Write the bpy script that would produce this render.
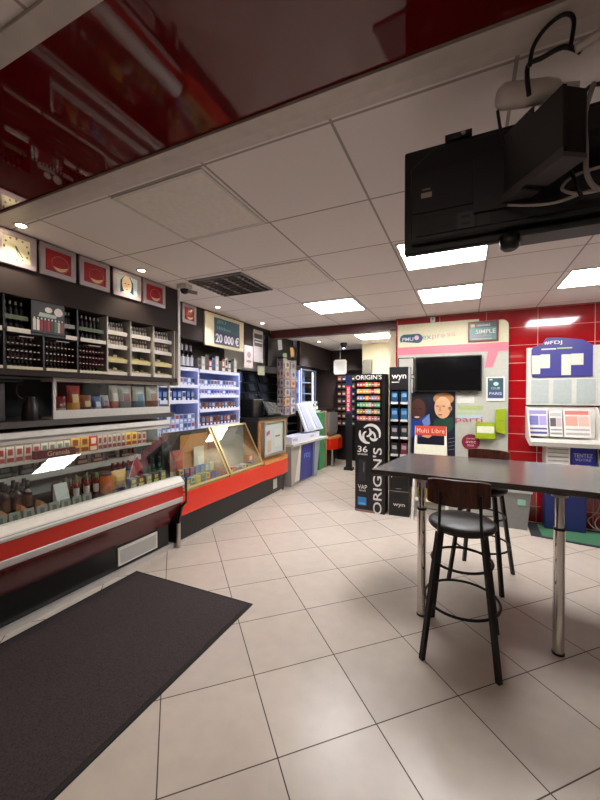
import bpy, bmesh, math, random
from mathutils import Vector, Matrix
for o in list(bpy.data.objects): bpy.data.objects.remove(o, do_unlink=True)
SC = bpy.context.scene; COL = SC.collection
random.seed(7)
# ---------------------------------------------------------------- camera
cd = bpy.data.cameras.new('camera'); cam = bpy.data.objects.new('camera', cd); COL.objects.link(cam)
cam.location = (0, 0, 1.6); cam.rotation_euler = (math.radians(90 - .785), 0, math.radians(24.74))
cd.sensor_fit = 'HORIZONTAL'; cd.sensor_width = 36; cd.lens = 36 * 360.33 / 600; cd.clip_start = .02
SC.camera = cam
# ---------------------------------------------------------------- world, light, exposure
w = bpy.data.worlds.new('world'); SC.world = w; w.use_nodes = True
w.node_tree.nodes['Background'].inputs[0].default_value = (1, .93, .86, 1)
w.node_tree.nodes['Background'].inputs[1].default_value = .05
SC.view_settings.view_transform = 'Standard'; SC.view_settings.look = 'None'
SC.view_settings.gamma = 1; SC.view_settings.use_curve_mapping = False
SC.view_settings.exposure = .95
PANEL_E = 19       # ceiling light panels
SPOT_W = 11.0        # recessed downlights
LED_E = 2.4         # shelf LED rails

# ---------------------------------------------------------------- materials
def lin(h):
    h = h.lstrip('#'); v = [int(h[i:i+2], 16) / 255 for i in (0, 2, 4)]
    return tuple(c / 12.92 if c <= .04045 else ((c + .055) / 1.055) ** 2.4 for c in v) + (1,)
MC = {}
def M(col, rough=.5, metal=0, emit=0, noise=.05, scale=30, bump=0, coat=0, name=None):
    """procedural principled material; small noise in the colour"""
    key = (col, rough, metal, emit, noise, scale, bump, coat)
    if key in MC: return MC[key]
    m = bpy.data.materials.new(name or 'mat_' + col.strip('#')); m.use_nodes = True
    nt = m.node_tree; b = nt.nodes['Principled BSDF']; c = lin(col)
    b.inputs['Roughness'].default_value = rough; b.inputs['Metallic'].default_value = metal
    if coat: b.inputs['Coat Weight'].default_value = coat; b.inputs['Coat Roughness'].default_value = .04
    b.inputs['Base Color'].default_value = c
    if noise:
        tc = nt.nodes.new('ShaderNodeTexCoord'); n = nt.nodes.new('ShaderNodeTexNoise'); n.inputs['Scale'].default_value = scale
        n.inputs['Detail'].default_value = 4
        r = nt.nodes.new('ShaderNodeValToRGB')
        r.color_ramp.elements[0].position = .3; r.color_ramp.elements[1].position = .7
        r.color_ramp.elements[0].color = tuple(x * (1 - noise) for x in c[:3]) + (1,)
        r.color_ramp.elements[1].color = tuple(min(1, x * (1 + noise)) for x in c[:3]) + (1,)
        nt.links.new(tc.outputs['Object'], n.inputs['Vector']); nt.links.new(n.outputs['Fac'], r.inputs[0])
        nt.links.new(r.outputs[0], b.inputs['Base Color'])
        if bump:
            bp = nt.nodes.new('ShaderNodeBump'); bp.inputs['Strength'].default_value = bump; bp.inputs['Distance'].default_value = .002
            nt.links.new(n.outputs['Fac'], bp.inputs['Height']); nt.links.new(bp.outputs[0], b.inputs['Normal'])
    if emit:
        b.inputs['Emission Color'].default_value = c; b.inputs['Emission Strength'].default_value = emit
    MC[key] = m; return m
def glass(name, tint=(.93, .96, .95), refl=1.0, ior=1.5):
    m = bpy.data.materials.new(name); m.use_nodes = True; nt = m.node_tree; nt.nodes.clear()
    o = nt.nodes.new('ShaderNodeOutputMaterial'); t = nt.nodes.new('ShaderNodeBsdfTransparent'); g = nt.nodes.new('ShaderNodeBsdfGlossy')
    f = nt.nodes.new('ShaderNodeFresnel'); mx = nt.nodes.new('ShaderNodeMixShader'); mu = nt.nodes.new('ShaderNodeMath')
    mu.operation = 'MULTIPLY'; mu.inputs[1].default_value = refl; mu.use_clamp = True
    f.inputs['IOR'].default_value = ior; g.inputs['Roughness'].default_value = .01
    t.inputs[0].default_value = (*tint, 1)
    ge = nt.nodes.new('ShaderNodeNewGeometry'); m2 = nt.nodes.new('ShaderNodeMath'); m2.operation = 'SUBTRACT'; m2.inputs[0].default_value = 1
    m3 = nt.nodes.new('ShaderNodeMath'); m3.operation = 'MULTIPLY'
    nt.links.new(ge.outputs['Backfacing'], m2.inputs[1]); nt.links.new(f.outputs[0], mu.inputs[0]); nt.links.new(mu.outputs[0], m3.inputs[0]); nt.links.new(m2.outputs[0], m3.inputs[1]); nt.links.new(m3.outputs[0], mx.inputs[0])
    nt.links.new(t.outputs[0], mx.inputs[1]); nt.links.new(g.outputs[0], mx.inputs[2]); nt.links.new(mx.outputs[0], o.inputs[0])
    return m
def gridmat(name, base, grout, U, V, w, rough, noise, nscale, coat=0, bump=.3, spots=0, groutz=None):
    """U=(ax,ay,az,off) gives the tile coordinate; lines where it crosses whole numbers; w=(wu,wv) half widths in tiles"""
    m = bpy.data.materials.new(name); m.use_nodes = True; nt = m.node_tree; b = nt.nodes['Principled BSDF']
    tc = nt.nodes.new('ShaderNodeNewGeometry')
    def math_(op, a, b_=None):
        n = nt.nodes.new('ShaderNodeMath'); n.operation = op
        for i, x in enumerate((a, b_)):
            if x is None: continue
            if isinstance(x, (int, float)): n.inputs[i].default_value = x
            else: nt.links.new(x, n.inputs[i])
        return n.outputs[0]
    def coord(C):
        d = nt.nodes.new('ShaderNodeVectorMath'); d.operation = 'DOT_PRODUCT'
        nt.links.new(tc.outputs['Position'], d.inputs[0]); d.inputs[1].default_value = C[:3]
        return math_('ADD', d.outputs['Value'], C[3])
    def line(c, hw):
        fr = math_('FRACT', c); a = math_('ABSOLUTE', math_('SUBTRACT', fr, .5))
        return math_('GREATER_THAN', a, .5 - hw)
    cu, cv = coord(U), coord(V)
    ln = math_('MAXIMUM', line(cu, w[0]), line(cv, w[1]))
    n = nt.nodes.new('ShaderNodeTexNoise'); n.inputs['Scale'].default_value = nscale; n.inputs['Detail'].default_value = 5
    nt.links.new(tc.outputs['Position'], n.inputs['Vector'])
    # one slightly different tone per tile
    fl = nt.nodes.new('ShaderNodeCombineXYZ'); nt.links.new(math_('FLOOR', cu), fl.inputs[0]); nt.links.new(math_('FLOOR', cv), fl.inputs[1])
    wn = nt.nodes.new('ShaderNodeTexWhiteNoise'); wn.noise_dimensions = '2D'; nt.links.new(fl.outputs[0], wn.inputs['Vector'])
    fac = math_('ADD', math_('MULTIPLY', n.outputs['Fac'], .75), math_('MULTIPLY', wn.outputs['Value'], .25))
    r = nt.nodes.new('ShaderNodeValToRGB'); c = lin(base)
    r.color_ramp.elements[0].position = .25; r.color_ramp.elements[1].position = .75
    r.color_ramp.elements[0].color = tuple(x * (1 - noise) for x in c[:3]) + (1,)
    r.color_ramp.elements[1].color = tuple(min(1, x * (1 + noise)) for x in c[:3]) + (1,)
    nt.links.new(fac, r.inputs[0])
    mx = nt.nodes.new('ShaderNodeMix'); mx.data_type = 'RGBA'
    nt.links.new(ln, mx.inputs[0]); nt.links.new(r.outputs[0], mx.inputs[6]); mx.inputs[7].default_value = lin(grout)
    nt.links.new(mx.outputs[2], b.inputs['Base Color'])
    nt.links.new(math_('ADD', math_('MULTIPLY', ln, .5), math_('ADD', math_('MULTIPLY', n.outputs['Fac'], .12), rough)), b.inputs['Roughness'])
    if coat: b.inputs['Coat Weight'].default_value = coat; b.inputs['Coat Roughness'].default_value = .03
    bp = nt.nodes.new('ShaderNodeBump'); bp.inputs['Strength'].default_value = bump; bp.inputs['Distance'].default_value = .002; bp.invert = True
    nt.links.new(ln, bp.inputs['Height']); nt.links.new(bp.outputs[0], b.inputs['Normal'])
    return m
T = 1 / .4979
m_floor = gridmat('floor_tiles', '#b9aca0', '#463a32', (.7193*T, .6947*T, 0, .148), (-.6947*T, .7193*T, 0, -3.036), (.0058, .0058), .26, .09, 9)
m_ceil = gridmat('ceiling_tiles', '#ebe2df', '#a89d98', (1/.645, 0, 0, 1.79/.645), (0, 1/.632, 0, -1.385/.632), (.010, .010), .8, .02, 60)
m_redtile = gridmat('red_wall_tiles', '#970812', '#d08a80', (1/.573, 0, 0, -.238/.573), (0, 0, 1/.2265, -2.463/.2265+20), (.006, .013), .05, .08, 3, coat=.6)
def woodmat(name, a, b_, rough=.35, scale=(2, 14, 14)):
    m = bpy.data.materials.new(name); m.use_nodes = True; nt = m.node_tree; b = nt.nodes['Principled BSDF']
    tc = nt.nodes.new('ShaderNodeTexCoord'); mp = nt.nodes.new('ShaderNodeMapping'); mp.inputs['Scale'].default_value = scale
    n = nt.nodes.new('ShaderNodeTexNoise'); n.inputs['Scale'].default_value = 3; n.inputs['Detail'].default_value = 6; n.inputs['Distortion'].default_value = 1.5
    r = nt.nodes.new('ShaderNodeValToRGB'); r.color_ramp.elements[0].color = lin(a); r.color_ramp.elements[1].color = lin(b_)
    r.color_ramp.elements[0].position = .35; r.color_ramp.elements[1].position = .65
    for x, y in ((tc.outputs['Object'], mp.inputs[0]), (mp.outputs[0], n.inputs['Vector']), (n.outputs['Fac'], r.inputs[0]), (r.outputs[0], b.inputs['Base Color'])): nt.links.new(x, y)
    b.inputs['Roughness'].default_value = rough; return m
m_matfl = M('#33282a', .95, noise=.55, scale=110, bump=1.0, name='door_mat_pile')
m_soffit = M('#5c0a0c', .035, noise=.03, name='red_gloss_panel')
m_trim = M('#c8bdb6', .4, noise=.06, scale=14, name='brushed_trim')
m_red = M('#cf2404', .25, noise=.04, coat=.15, name='red_laminate')
m_maroon = M('#5d0a12', .22, noise=.03, coat=.15, name='maroon_gloss')
m_black = M('#100d0f', .4, name='black_laminate'); m_brown = M('#2a1d1b', .8, name='dark_brown_panel')
m_white = M('#d6d1c9', .45, name='white_lacquer'); m_steel = M('#b9b4ae', .28, metal=.9, name='brushed_steel')
m_chrome = M('#d8d4d0', .08, metal=1, noise=.02, name='chrome'); m_dark = M('#0c0b0d', .4, name='near_black_plastic')
m_cream = M('#ded3b4', .7, name='cream_paint'); m_wood = woodmat('light_beech', '#a8713c', '#c98f55'); m_wooddk = woodmat('dark_walnut', '#2c130e', '#5a2a1c', .35, (9, 2, 2))
m_grey = M('#8d8a87', .6, name='grey_laminate'); m_ltgrey = M('#b9b6b0', .6); m_iron = M('#14100f', .45, metal=.3, name='black_iron')
m_leather = M('#1d1412', .5, noise=.2, scale=60, bump=.5, name='dark_leather'); m_top = M('#49423f', .22, noise=.12, scale=20, name='table_laminate')
m_glass = glass('clear_glass', refl=2.2); m_glass2 = glass('shelf_glass'); m_smoke = glass('smoked_door', (.7, .67, .67), 1.0)
m_dim = M('#fff4e6', .5, emit=2.8, noise=0, name='fill_diffuser'); m_blue = M('#2a2d86', .4); m_panel = M('#ffffff', .5, emit=PANEL_E, noise=0, name='light_diffuser')
m_alu = M('#c9c4c0', .4, metal=.6, name='silver_frame')

# ---------------------------------------------------------------- mesh builder
TX = {}
def text_geo(s):
    if s in TX: return TX[s]
    c = bpy.data.curves.new('t', 'FONT'); c.body = s; c.size = 1; c.resolution_u = 3; c.fill_mode = 'FRONT'; c.offset = 0 if s.startswith('Mu') else .009; c.space_character = 1.15 if s.startswith('Mu') else 1
    o = bpy.data.objects.new('t', c); COL.objects.link(o)
    me = bpy.data.meshes.new_from_object(o)
    v = [tuple(p.co) for p in me.vertices]; f = [tuple(p.vertices) for p in me.polygons]
    bpy.data.objects.remove(o); bpy.data.curves.remove(c); bpy.data.meshes.remove(me)
    xs = [p[0] for p in v]; ys = [p[1] for p in v]
    TX[s] = ([((p[0] - min(xs)) / (max(xs) - min(xs)), (p[1] - min(ys)) / (max(ys) - min(ys))) for p in v], f, (max(xs) - min(xs)) / (max(ys) - min(ys)))
    return TX[s]
WORLD = {}
class MB:
    def __init__(s): s.v = []; s.f = []; s.m = []; s.mats = []; s.sm = []
    def _mi(s, m):
        if m not in s.mats: s.mats.append(m)
        return s.mats.index(m)
    def add(s, vs, fs, m, smooth=False):
        b = len(s.v); s.v += [tuple(v) for v in vs]; i = s._mi(m)
        for f in fs: s.f.append(tuple(b + k for k in f)); s.m.append(i); s.sm.append(smooth)
        return s
    def box(s, x0, x1, y0, y1, z0, z1, m):
        if x0 > x1: x0, x1 = x1, x0
        if y0 > y1: y0, y1 = y1, y0
        if z0 > z1: z0, z1 = z1, z0
        vs = [(x, y, z) for x in (x0, x1) for y in (y0, y1) for z in (z0, z1)]
        return s.add(vs, [(0, 1, 3, 2), (4, 6, 7, 5), (0, 4, 5, 1), (2, 3, 7, 6), (0, 2, 6, 4), (1, 5, 7, 3)], m)
    def prism(s, pts, axis, a, b, m, smooth=False):
        """outline pts extruded along axis from a to b. 'x': pts=(y,z); 'y': pts=(x,z); 'z': pts=(x,y)"""
        mk = {'x': lambda p, t: (t, p[0], p[1]), 'y': lambda p, t: (p[0], t, p[1]), 'z': lambda p, t: (p[0], p[1], t)}[axis]
        n = len(pts); vs = [mk(p, a) for p in pts] + [mk(p, b) for p in pts]
        s.add(vs, [tuple(range(n))[::-1], tuple(range(n, 2*n))], m)
        return s.add(vs, [(i, (i+1) % n, n + (i+1) % n, n + i) for i in range(n)], m, smooth)
    def disc(s, axis, cx, cy, rx, ry, a, b, m, n=28, t0=0, t1=2*math.pi):
        k = n if abs(t1 - t0) > 6.2 else n + 1
        return s.prism([(cx + rx*math.cos(t0 + (t1-t0)*i/n), cy + ry*math.sin(t0 + (t1-t0)*i/n)) for i in range(k)], axis, a, b, m)
    def cyl(s, p0, p1, r0, m, r1=None, n=16):
        r1 = r0 if r1 is None else r1; p0 = Vector(p0); p1 = Vector(p1); d = (p1 - p0).normalized()
        u = d.orthogonal().normalized(); w_ = d.cross(u)
        vs = []
        for p, r in ((p0, r0), (p1, r1)):
            for i in range(n):
                a = 2*math.pi*i/n; vs.append(p + (u*math.cos(a) + w_*math.sin(a))*r)
        s.add(vs, [(i, (i+1) % n, n + (i+1) % n, n + i) for i in range(n)], m, True)
        return s.add(vs, [tuple(range(n))[::-1], tuple(range(n, 2*n))], m)
    def lathe(s, c, prof, m, n=14):
        """prof=[(r,z)...] bottom to top round the vertical through c"""
        vs = []; k = len(prof)
        for r, z in prof:
            for i in range(n):
                a = 2*math.pi*i/n; vs.append((c[0] + r*math.cos(a), c[1] + r*math.sin(a), c[2] + z))
        s.add(vs, [(j*n + i, j*n + (i+1) % n, (j+1)*n + (i+1) % n, (j+1)*n + i) for j in range(k-1) for i in range(n)], m, True)
        return s.add(vs, [tuple(range(n))[::-1], tuple(range((k-1)*n, k*n))], m)
    def tube(s, pts, r, m, n=8, closed=False):
        """smooth tube through pts (Catmull-Rom)"""
        P = [Vector(p) for p in pts]; L = []; N = len(P)
        seg = range(N if closed else N-1)
        for i in seg:
            a, b, c, d = (P[(i-1) % N] if closed or i > 0 else P[0]), P[i], P[(i+1) % N], (P[(i+2) % N] if closed or i+2 < N else P[-1])
            for k in range(6):
                t = k/6; L.append(.5*((2*b) + (c-a)*t + (2*a-5*b+4*c-d)*t*t + (3*b-a-3*c+d)*t**3))
        if not closed: L.append(P[-1])
        vs = []; up = None; q = len(L)
        for i, p in enumerate(L):
            d = (L[(i+1) % q] - L[i-1]) if closed or 0 < i < q-1 else (L[1]-L[0] if i == 0 else L[-1]-L[-2])
            d.normalize(); up = d.orthogonal().normalized() if up is None else (up - d*up.dot(d)).normalized(); w_ = d.cross(up)
            for k in range(n): a = 2*math.pi*k/n; vs.append(p + (up*math.cos(a) + w_*math.sin(a))*r)
        fs = [(j*n + i, j*n + (i+1) % n, ((j+1) % q)*n + (i+1) % n, ((j+1) % q)*n + i) for j in range(q if closed else q-1) for i in range(n)]
        s.add(vs, fs, m, True)
        if not closed: s.add(vs, [tuple(range(n))[::-1], tuple(range((q-1)*n, q*n))], m)
        return s
    def pane(s, a, b, c, d, t, m):
        """flat slab through four corners, thickness t against its normal"""
        a, b, c, d = map(Vector, (a, b, c, d)); n = (b-a).cross(d-a).normalized()*t
        vs = [a, b, c, d, a-n, b-n, c-n, d-n]
        return s.add(vs, [(0, 1, 2, 3), (7, 6, 5, 4), (0, 4, 5, 1), (1, 5, 6, 2), (2, 6, 7, 3), (3, 7, 4, 0)], m)
    def text(s, st, c, U, V, h, m, width=None, anchor=.5):
        """letters centred on c, U right, V up, height h"""
        vs, fs, asp = text_geo(st); U = Vector(U); V = Vector(V); c = Vector(c); wd = width or asp*h
        return s.add([c + U*((x-anchor)*wd) + V*((y-.5)*h) for x, y in vs], fs, m)
    def build(s, name, parent=None, world=True, bevel=0, seg=2, label=None, kind=None, category=None, group=None):
        if parent is not None:
            off = WORLD.get(parent.name, Vector((0, 0, 0))) if world else Vector((0, 0, 0))
        else:
            xs = [v[0] for v in s.v]; ys = [v[1] for v in s.v]; zs = [v[2] for v in s.v]
            off = Vector(((min(xs)+max(xs))/2, (min(ys)+max(ys))/2, min(zs)))
        me = bpy.data.meshes.new(name); me.from_pydata([(v[0]-off[0], v[1]-off[1], v[2]-off[2]) for v in s.v], [], s.f)
        for m in s.mats: me.materials.append(m)
        for p, i, sm in zip(me.polygons, s.m, s.sm): p.material_index = i; p.use_smooth = sm
        bm = bmesh.new(); bm.from_mesh(me); closed = all(e.is_manifold for e in bm.edges)
        bmesh.ops.remove_doubles(bm, verts=bm.verts, dist=1e-6) if bevel else None
        if bevel or closed: bmesh.ops.recalc_face_normals(bm, faces=bm.faces)
        bm.to_mesh(me); bm.free()
        o = bpy.data.objects.new(name, me); COL.objects.link(o)
        if parent is not None: o.parent = parent; WORLD[o.name] = WORLD.get(parent.name, Vector((0, 0, 0)))
        else: o.location = off; WORLD[o.name] = off
        if bevel:
            b = o.modifiers.new('bevel', 'BEVEL'); b.width = bevel; b.segments = seg; b.limit_method = 'ANGLE'; b.angle_limit = math.radians(40)
        props(o, label, category, group, kind); return o
def props(o, label=None, category=None, group=None, kind=None):
    for k, v in (('label', label), ('category', category), ('group', group), ('kind', kind)):
        if v: o[k] = v
    return o
def thing(name, label, cat, loc=(0, 0, 0), rz=0, group=None):
    o = bpy.data.objects.new(name, None); COL.objects.link(o); o.location = loc; o.rotation_euler = (0, 0, rz)
    o.empty_display_size = .05; WORLD[o.name] = Vector(loc); return props(o, label, cat, group)
def dup(root, loc, rz=None, label=None, group=None, parent=None):
    r = root.copy(); COL.objects.link(r)
    if parent is None:
        r.location = loc
        if rz is not None: r.rotation_euler = (0, 0, rz)
        if label: r['label'] = label
        if group: r['group'] = group
    else: r.parent = parent
    for ch in list(root.children): dup(ch, None, parent=r)
    return r
def struct(mb, name, **k): return mb.build(name, kind='structure', **k)
PI = math.pi
XU, YU, ZU = (1, 0, 0), (0, 1, 0), (0, 0, 1)

# ================================================================= THE SETTING
H = 2.7
struct(MB().box(-4.5, 3.3, -2.6, 10.1, -.1, 0, m_floor), 'floor')
# ceiling in pieces round the red gloss band
struct(MB().box(-4.5, 3.3, 1.30, 10.1, H, H+.1, m_ceil).box(-4.5, 3.3, -2.6, .62, H, H+.1, m_ceil), 'ceiling')
struct(MB().box(-4.5, 3.3, .69, 1.225, H, H+.1, m_soffit), 'trim_1')
struct(MB().box(-2.74, 3.3, 1.226, 1.299, H-.012, H+.1, m_trim).box(-2.74, 3.3, 1.2991, 1.365, H-.003, H+.1, M('#cfc5bf', .7)), 'trim_2')
struct(MB().box(-2.74, 3.3, .621, .689, H-.012, H+.1, m_trim), 'trim_3')
m_wall = M('#a89e96', .8, name='plaster')
struct(MB().box(-4.6, -4.5, -2.7, 10.1, 0, H, M('#8f8a86', .8, name='grey_plaster')), 'wall_left')
struct(MB().box(3.3, 3.4, -2.7, 10.1, 0, H, m_wall), 'wall_right')
struct(MB().box(-4.5, 3.3, -2.7, -2.6, 0, H, m_wall), 'wall_front')
struct(MB().box(-.93, 3.3, 5.35, 5.5, 0, H, m_redtile), 'wall_back')
struct(MB().box(-2.04, -.93, 7.64, 7.76, 0, H, m_cream), 'wall_partition')
struct(MB().box(-1.05, -.93, 5.5, 7.64, 0, H, m_cream), 'wall_passage')
struct(MB().box(-4.5, -2.04, 8.6, 8.7, 0, H, M('#4a3a36', .6)), 'wall_far')
struct(MB().box(-3.05, -.931, 5.42, 5.56, 2.57, H-.001, M('#4d1216', .35, name='dark_red_beam')), 'trim_4')
# dark fascias under the ceiling edge
struct(MB().box(-3.11, -3.05, 2.94, 4.85, 2.28, H-.001, m_brown).box(-3.11, -3.05, 4.85, 5.41, 2.61, H-.001, m_black), 'trim_5')
struct(MB().box(-3.25, -3.19, 5.57, 6.6, 2.12, H-.001, m_black).box(-3.11, -3.05, 6.601, 8.45, 2.2, H-.001, m_brown).box(-3.05, -2.05, 8.45, 8.5, 2.2, H-.001, m_brown), 'trim_6')
struct(MB().box(-3.7, -3.6, 4.85, 8.5, 2.05, H-.001, M('#b5b0aa', .7)), 'wall_bulkhead')
# kick board along the counters
struct(MB().box(-2.80, -2.778, -.3, 2.86, 0, .05, m_alu), 'baseboard_left')
struct(MB().box(-2.79, -2.768, 2.905, 5.3, 0, .035, m_alu), 'baseboard_counter')

# ---- ceiling light panels
def light_panel(x, y, label, w_=.635, d=.61, lit=True, dim=False):
    t = thing('ceiling_light_panel', label, 'ceiling light', (x, y, H), 0, 'square light panels in the ceiling grid')
    f = MB()
    for a in ((-.0, 0),):
        f.box(-w_/2, w_/2, -d/2, -d/2+.02, -.008, 0, m_white).box(-w_/2, w_/2, d/2-.02, d/2, -.008, 0, m_white)
        f.box(-w_/2, -w_/2+.02, -d/2+.02, d/2-.02, -.008, 0, m_white).box(w_/2-.02, w_/2, -d/2+.02, d/2-.02, -.008, 0, m_white)
    f.build('frame', t, world=False)
    MB().box(-w_/2+.02, w_/2-.02, -d/2+.02, d/2-.02, -.006, -.001, m_dim if dim else m_panel if lit else M('#e8ded6', .5, name='unlit_diffuser')).build('diffuser', t, world=False, label=None if lit else 'switched off white diffuser')
    return t
light_panel(-.165, 2.99, 'glowing square ceiling panel partly hidden behind the hanging screen')
light_panel(-.165, 4.25, 'glowing ceiling panel just in front of the pink betting panel')
light_panel(-1.48, 4.25, 'glowing ceiling panel above the grey vape display stand')
light_panel(1.145, 4.19, 'glowing ceiling panel at the right edge above the lottery board')
light_panel(-1.56, 6.69, 'glowing ceiling panel beyond the dark red beam')
light_panel(-.165, -.45, 'added fill light panel behind the viewer, nearest the red band', dim=True)  # this and the next two: unseen panels added to light the foreground
light_panel(-1.485, -.45, 'added fill light panel behind the viewer, over the door mat', dim=True)
light_panel(1.145, -1.1, 'added fill light panel at the rear right of the room', dim=True)
light_panel(-1.485, 1.70, 'switched off pale ceiling panel beside the red gloss ceiling band', lit=False)
light_panel(-1.485, 2.99, 'switched off pale ceiling panel next to the louvred vent', lit=False)
# louvred vent
t = thing('ceiling_vent', 'dark louvred square vent in the ceiling near the camera dome', 'vent', (-2.13, 3.0, H))
MB().box(-.3, .3, -.29, .29, -.004, 0, M('#3b322d', .6)).build('backing', t, world=False)
f = MB()
for a, b_, c, d in ((-.3, .3, -.29, -.27), (-.3, .3, .27, .29), (-.3, -.28, -.27, .27), (.28, .3, -.27, .27)): f.box(a, b_, c, d, -.014, -.004, m_grey)
f.build('frame', t, world=False)
for i in range(4):
    MB().box(-.225+i*.15-.012, -.225+i*.15+.012, -.268, .268, -.018, -.0045, M('#9a9088', .3, metal=.8)).build('slat', t, world=False)
g = MB()
for j in range(9): g.box(-.278, .278, -.25+j*.0625-.003, -.25+j*.0625+.003, -.024, -.0045, M('#9a9088', .3, metal=.8))
g.build('cross_bars', t, world=False)

def downlight(x, y, label, power=SPOT_W, col=(1, .84, .66)):
    t = thing('downlight', label, 'downlight', (x, y, H), 0, 'round recessed ceiling spots')
    MB().lathe((0, 0, -.008), [(.042, .008), (.044, .003), (.036, 0), (.028, .002), (.028, .0079)], m_alu, 24).build('trim_ring', t, world=False)
    MB().disc('z', 0, 0, .027, .027, -.006, -.0005, M('#ffe6c4', .5, emit=22, noise=0, name='lamp_glow')).build('lamp_face', t, world=False)
    l = bpy.data.lights.new('spot', 'SPOT'); l.energy = power; l.spot_size = math.radians(100); l.spot_blend = .7; l.color = col; l.shadow_soft_size = .03
    lo = bpy.data.objects.new('lamp_beam', l); COL.objects.link(lo); lo.parent = t; lo.location = (0, 0, -.02)
downlight(-2.62, 1.375, 'recessed ceiling spot shining on the clock picture')
downlight(-2.60, 2.31, 'recessed ceiling spot above the painted face picture')
downlight(-2.82, 3.67, 'recessed ceiling spot above the tobacco shelves', 9, (.9, .93, 1))
downlight(-2.83, 4.77, 'recessed ceiling spot near the dark red beam', 10, (.9, .93, 1))
downlight(-2.75, 6.9, 'recessed ceiling spot in the far passage, nearest the beam', 45, (.85, .9, 1))
downlight(-2.6, 8.1, 'recessed ceiling spot at the far end of the passage', 30, (1, .95, .9))
# dome camera on the ceiling by the end of the bottle wall
t = thing('dome_camera', 'small white ceiling bracket with a black dome camera beside the last picture', 'security camera', (-2.56, 2.80, H))
MB().box(-.06, .06, -.05, .05, -.045, 0, m_white).build('bracket', t, world=False, bevel=.01)
MB().lathe((0, 0, -.09), [(.01, 0), (.03, .008), (.042, .03), (.042, .045)], m_dark, 20).build('dome', t, world=False)
MB().cyl((.05, 0, -.07), (.13, .03, -.09), .018, m_grey).build('lens_arm', t, world=False)
t = thing('dome_camera', 'black hanging dome camera in the far passage', 'security camera', (-2.35, 7.3, H))
MB().cyl((0, 0, 0), (0, 0, -.05), .07, m_dark).build('base', t, world=False)
MB().lathe((0, 0, -.11), [(.02, 0), (.05, .02), (.06, .06)], m_dark, 20).build('dome', t, world=False)

# ================================================================= BOTTLE WALL (left)
XF = -2.75
# carcass : fascia, posts, boards
t = thing('bottle_wall_unit', 'tall dark brown wall unit holding rows of small bottles, pictures along its top', 'shelf unit', (-2.9, 1.6, 0))
MB().box(-3.0, XF, .3, 2.9, 2.27, H-.002, m_brown).build('fascia', t)
MB().box(-3.0, -2.76, .3, 2.9, 1.735, 1.775, m_brown).build('bottom_board', t)
MB().box(-3.03, -3.0, .3, 2.9, 1.735, H-.002, M('#332a2b', .6)).build('back_panel', t)
MB().box(-3.03, -2.74, 2.901, 2.93, 1.70, H-.002, m_white).build('end_post', t, label='white end post')
bays = [.55, .85, 1.10, 1.345, 1.59, 1.84, 2.10, 2.335, 2.60, 2.875]
for y in bays:
    MB().box(-2.99, -2.765, y-.006, y+.006, 1.776, 2.269, m_ltgrey if y > 2.0 else m_black).build('divider', t)
mbd = MB().box(-2.99, -2.765, .56, 2.09, 2.025, 2.04, m_black).build('middle_board', t)
# bottle prototypes
def bottle(name, h, r, body, cap, band=None):
    b = MB(); b.lathe((0, 0, 0), [(r*.96, 0), (r, h*.05), (r, h*.58), (r*.8, h*.66), (r*.38, h*.72), (r*.38, h*.78)], body, 10)
    if band: b.lathe((0, 0, 0), [(r*1.02, h*.14), (r*1.02, h*.5)], band, 10)
    b.lathe((0, 0, 0), [(r*.5, h*.76), (r*.46, h*.985), (r*.4, h)], cap, 10)
    return b
PROTO = {}
def put(key, mbf, loc, name, label, cat, group, rz=0):
    if key not in PROTO:
        o = mbf().build(name); PROTO[key] = o
        props(o, label, cat, group); o.location = loc; o.rotation_euler = (0, 0, rz); return o
    return dup(PROTO[key], loc, rz, label, group)
ORD = ['first', 'second', 'third', 'fourth', 'fifth', 'sixth', 'seventh', 'eighth', 'ninth', 'tenth', 'eleventh', 'twelfth', 'thirteenth', 'fourteenth']
lid_w = M('#dcd4cc', .4); blk_b = M('#2a2226', .25)
G1 = 'small dark bottles in the left bays of the bottle wall'
def row(y0, y1, n, x, z, key, mbf, name, label, cat, group, jit=.002, skip=()):
    for i in range(n):
        if i in skip: continue
        y = y0 + (y1-y0)*(i+.5)/n + random.uniform(-jit, jit)
        put(key if isinstance(key, str) else key[i % len(key)], mbf if callable(mbf) else mbf[i % len(mbf)], (x, y, z), name, label + ', ' + ORD[i] + ' from the left', cat, group)
# upper half of the dark bays : (y0,y1,n)
shelf_lip = MB()
for bi, (y0, y1, n, nm) in enumerate(((.87, 1.08, 5, 'nearest bay'), (1.12, 1.33, 5, 'bay before the collage'), (1.36, 1.50, 4, 'bay touching the collage'), (1.745, 1.83, 3, 'narrow bay after the collage'), (1.86, 2.08, 6, 'bay beside the white bays'))):
    for k, z in enumerate((2.041, 2.145)):
        if k:
            MB().box(-2.98, -2.79, y0, y1, z-.006, z-.001, m_black).build('shelf', t)
            MB().box(-2.79, -2.783, y0, y1, z-.03, z, m_ltgrey if bi % 2 else M('#4a5a3c', .5)).build('price_strip', t)
        else: MB().box(-2.764, -2.757, y0, y1, z-.016, z+.014, m_white).build('price_strip', t, label='pale price strip')
        row(y0+.004, y1-.004, n, -2.83, z, 'dk', lambda: bottle('e', .10, .0125, blk_b, lid_w, M('#3a3236', .5)), 'small_bottle',
            'small dark bottle, %s row, %s' % (('lower', 'upper')[k], nm), 'bottle', G1)
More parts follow.
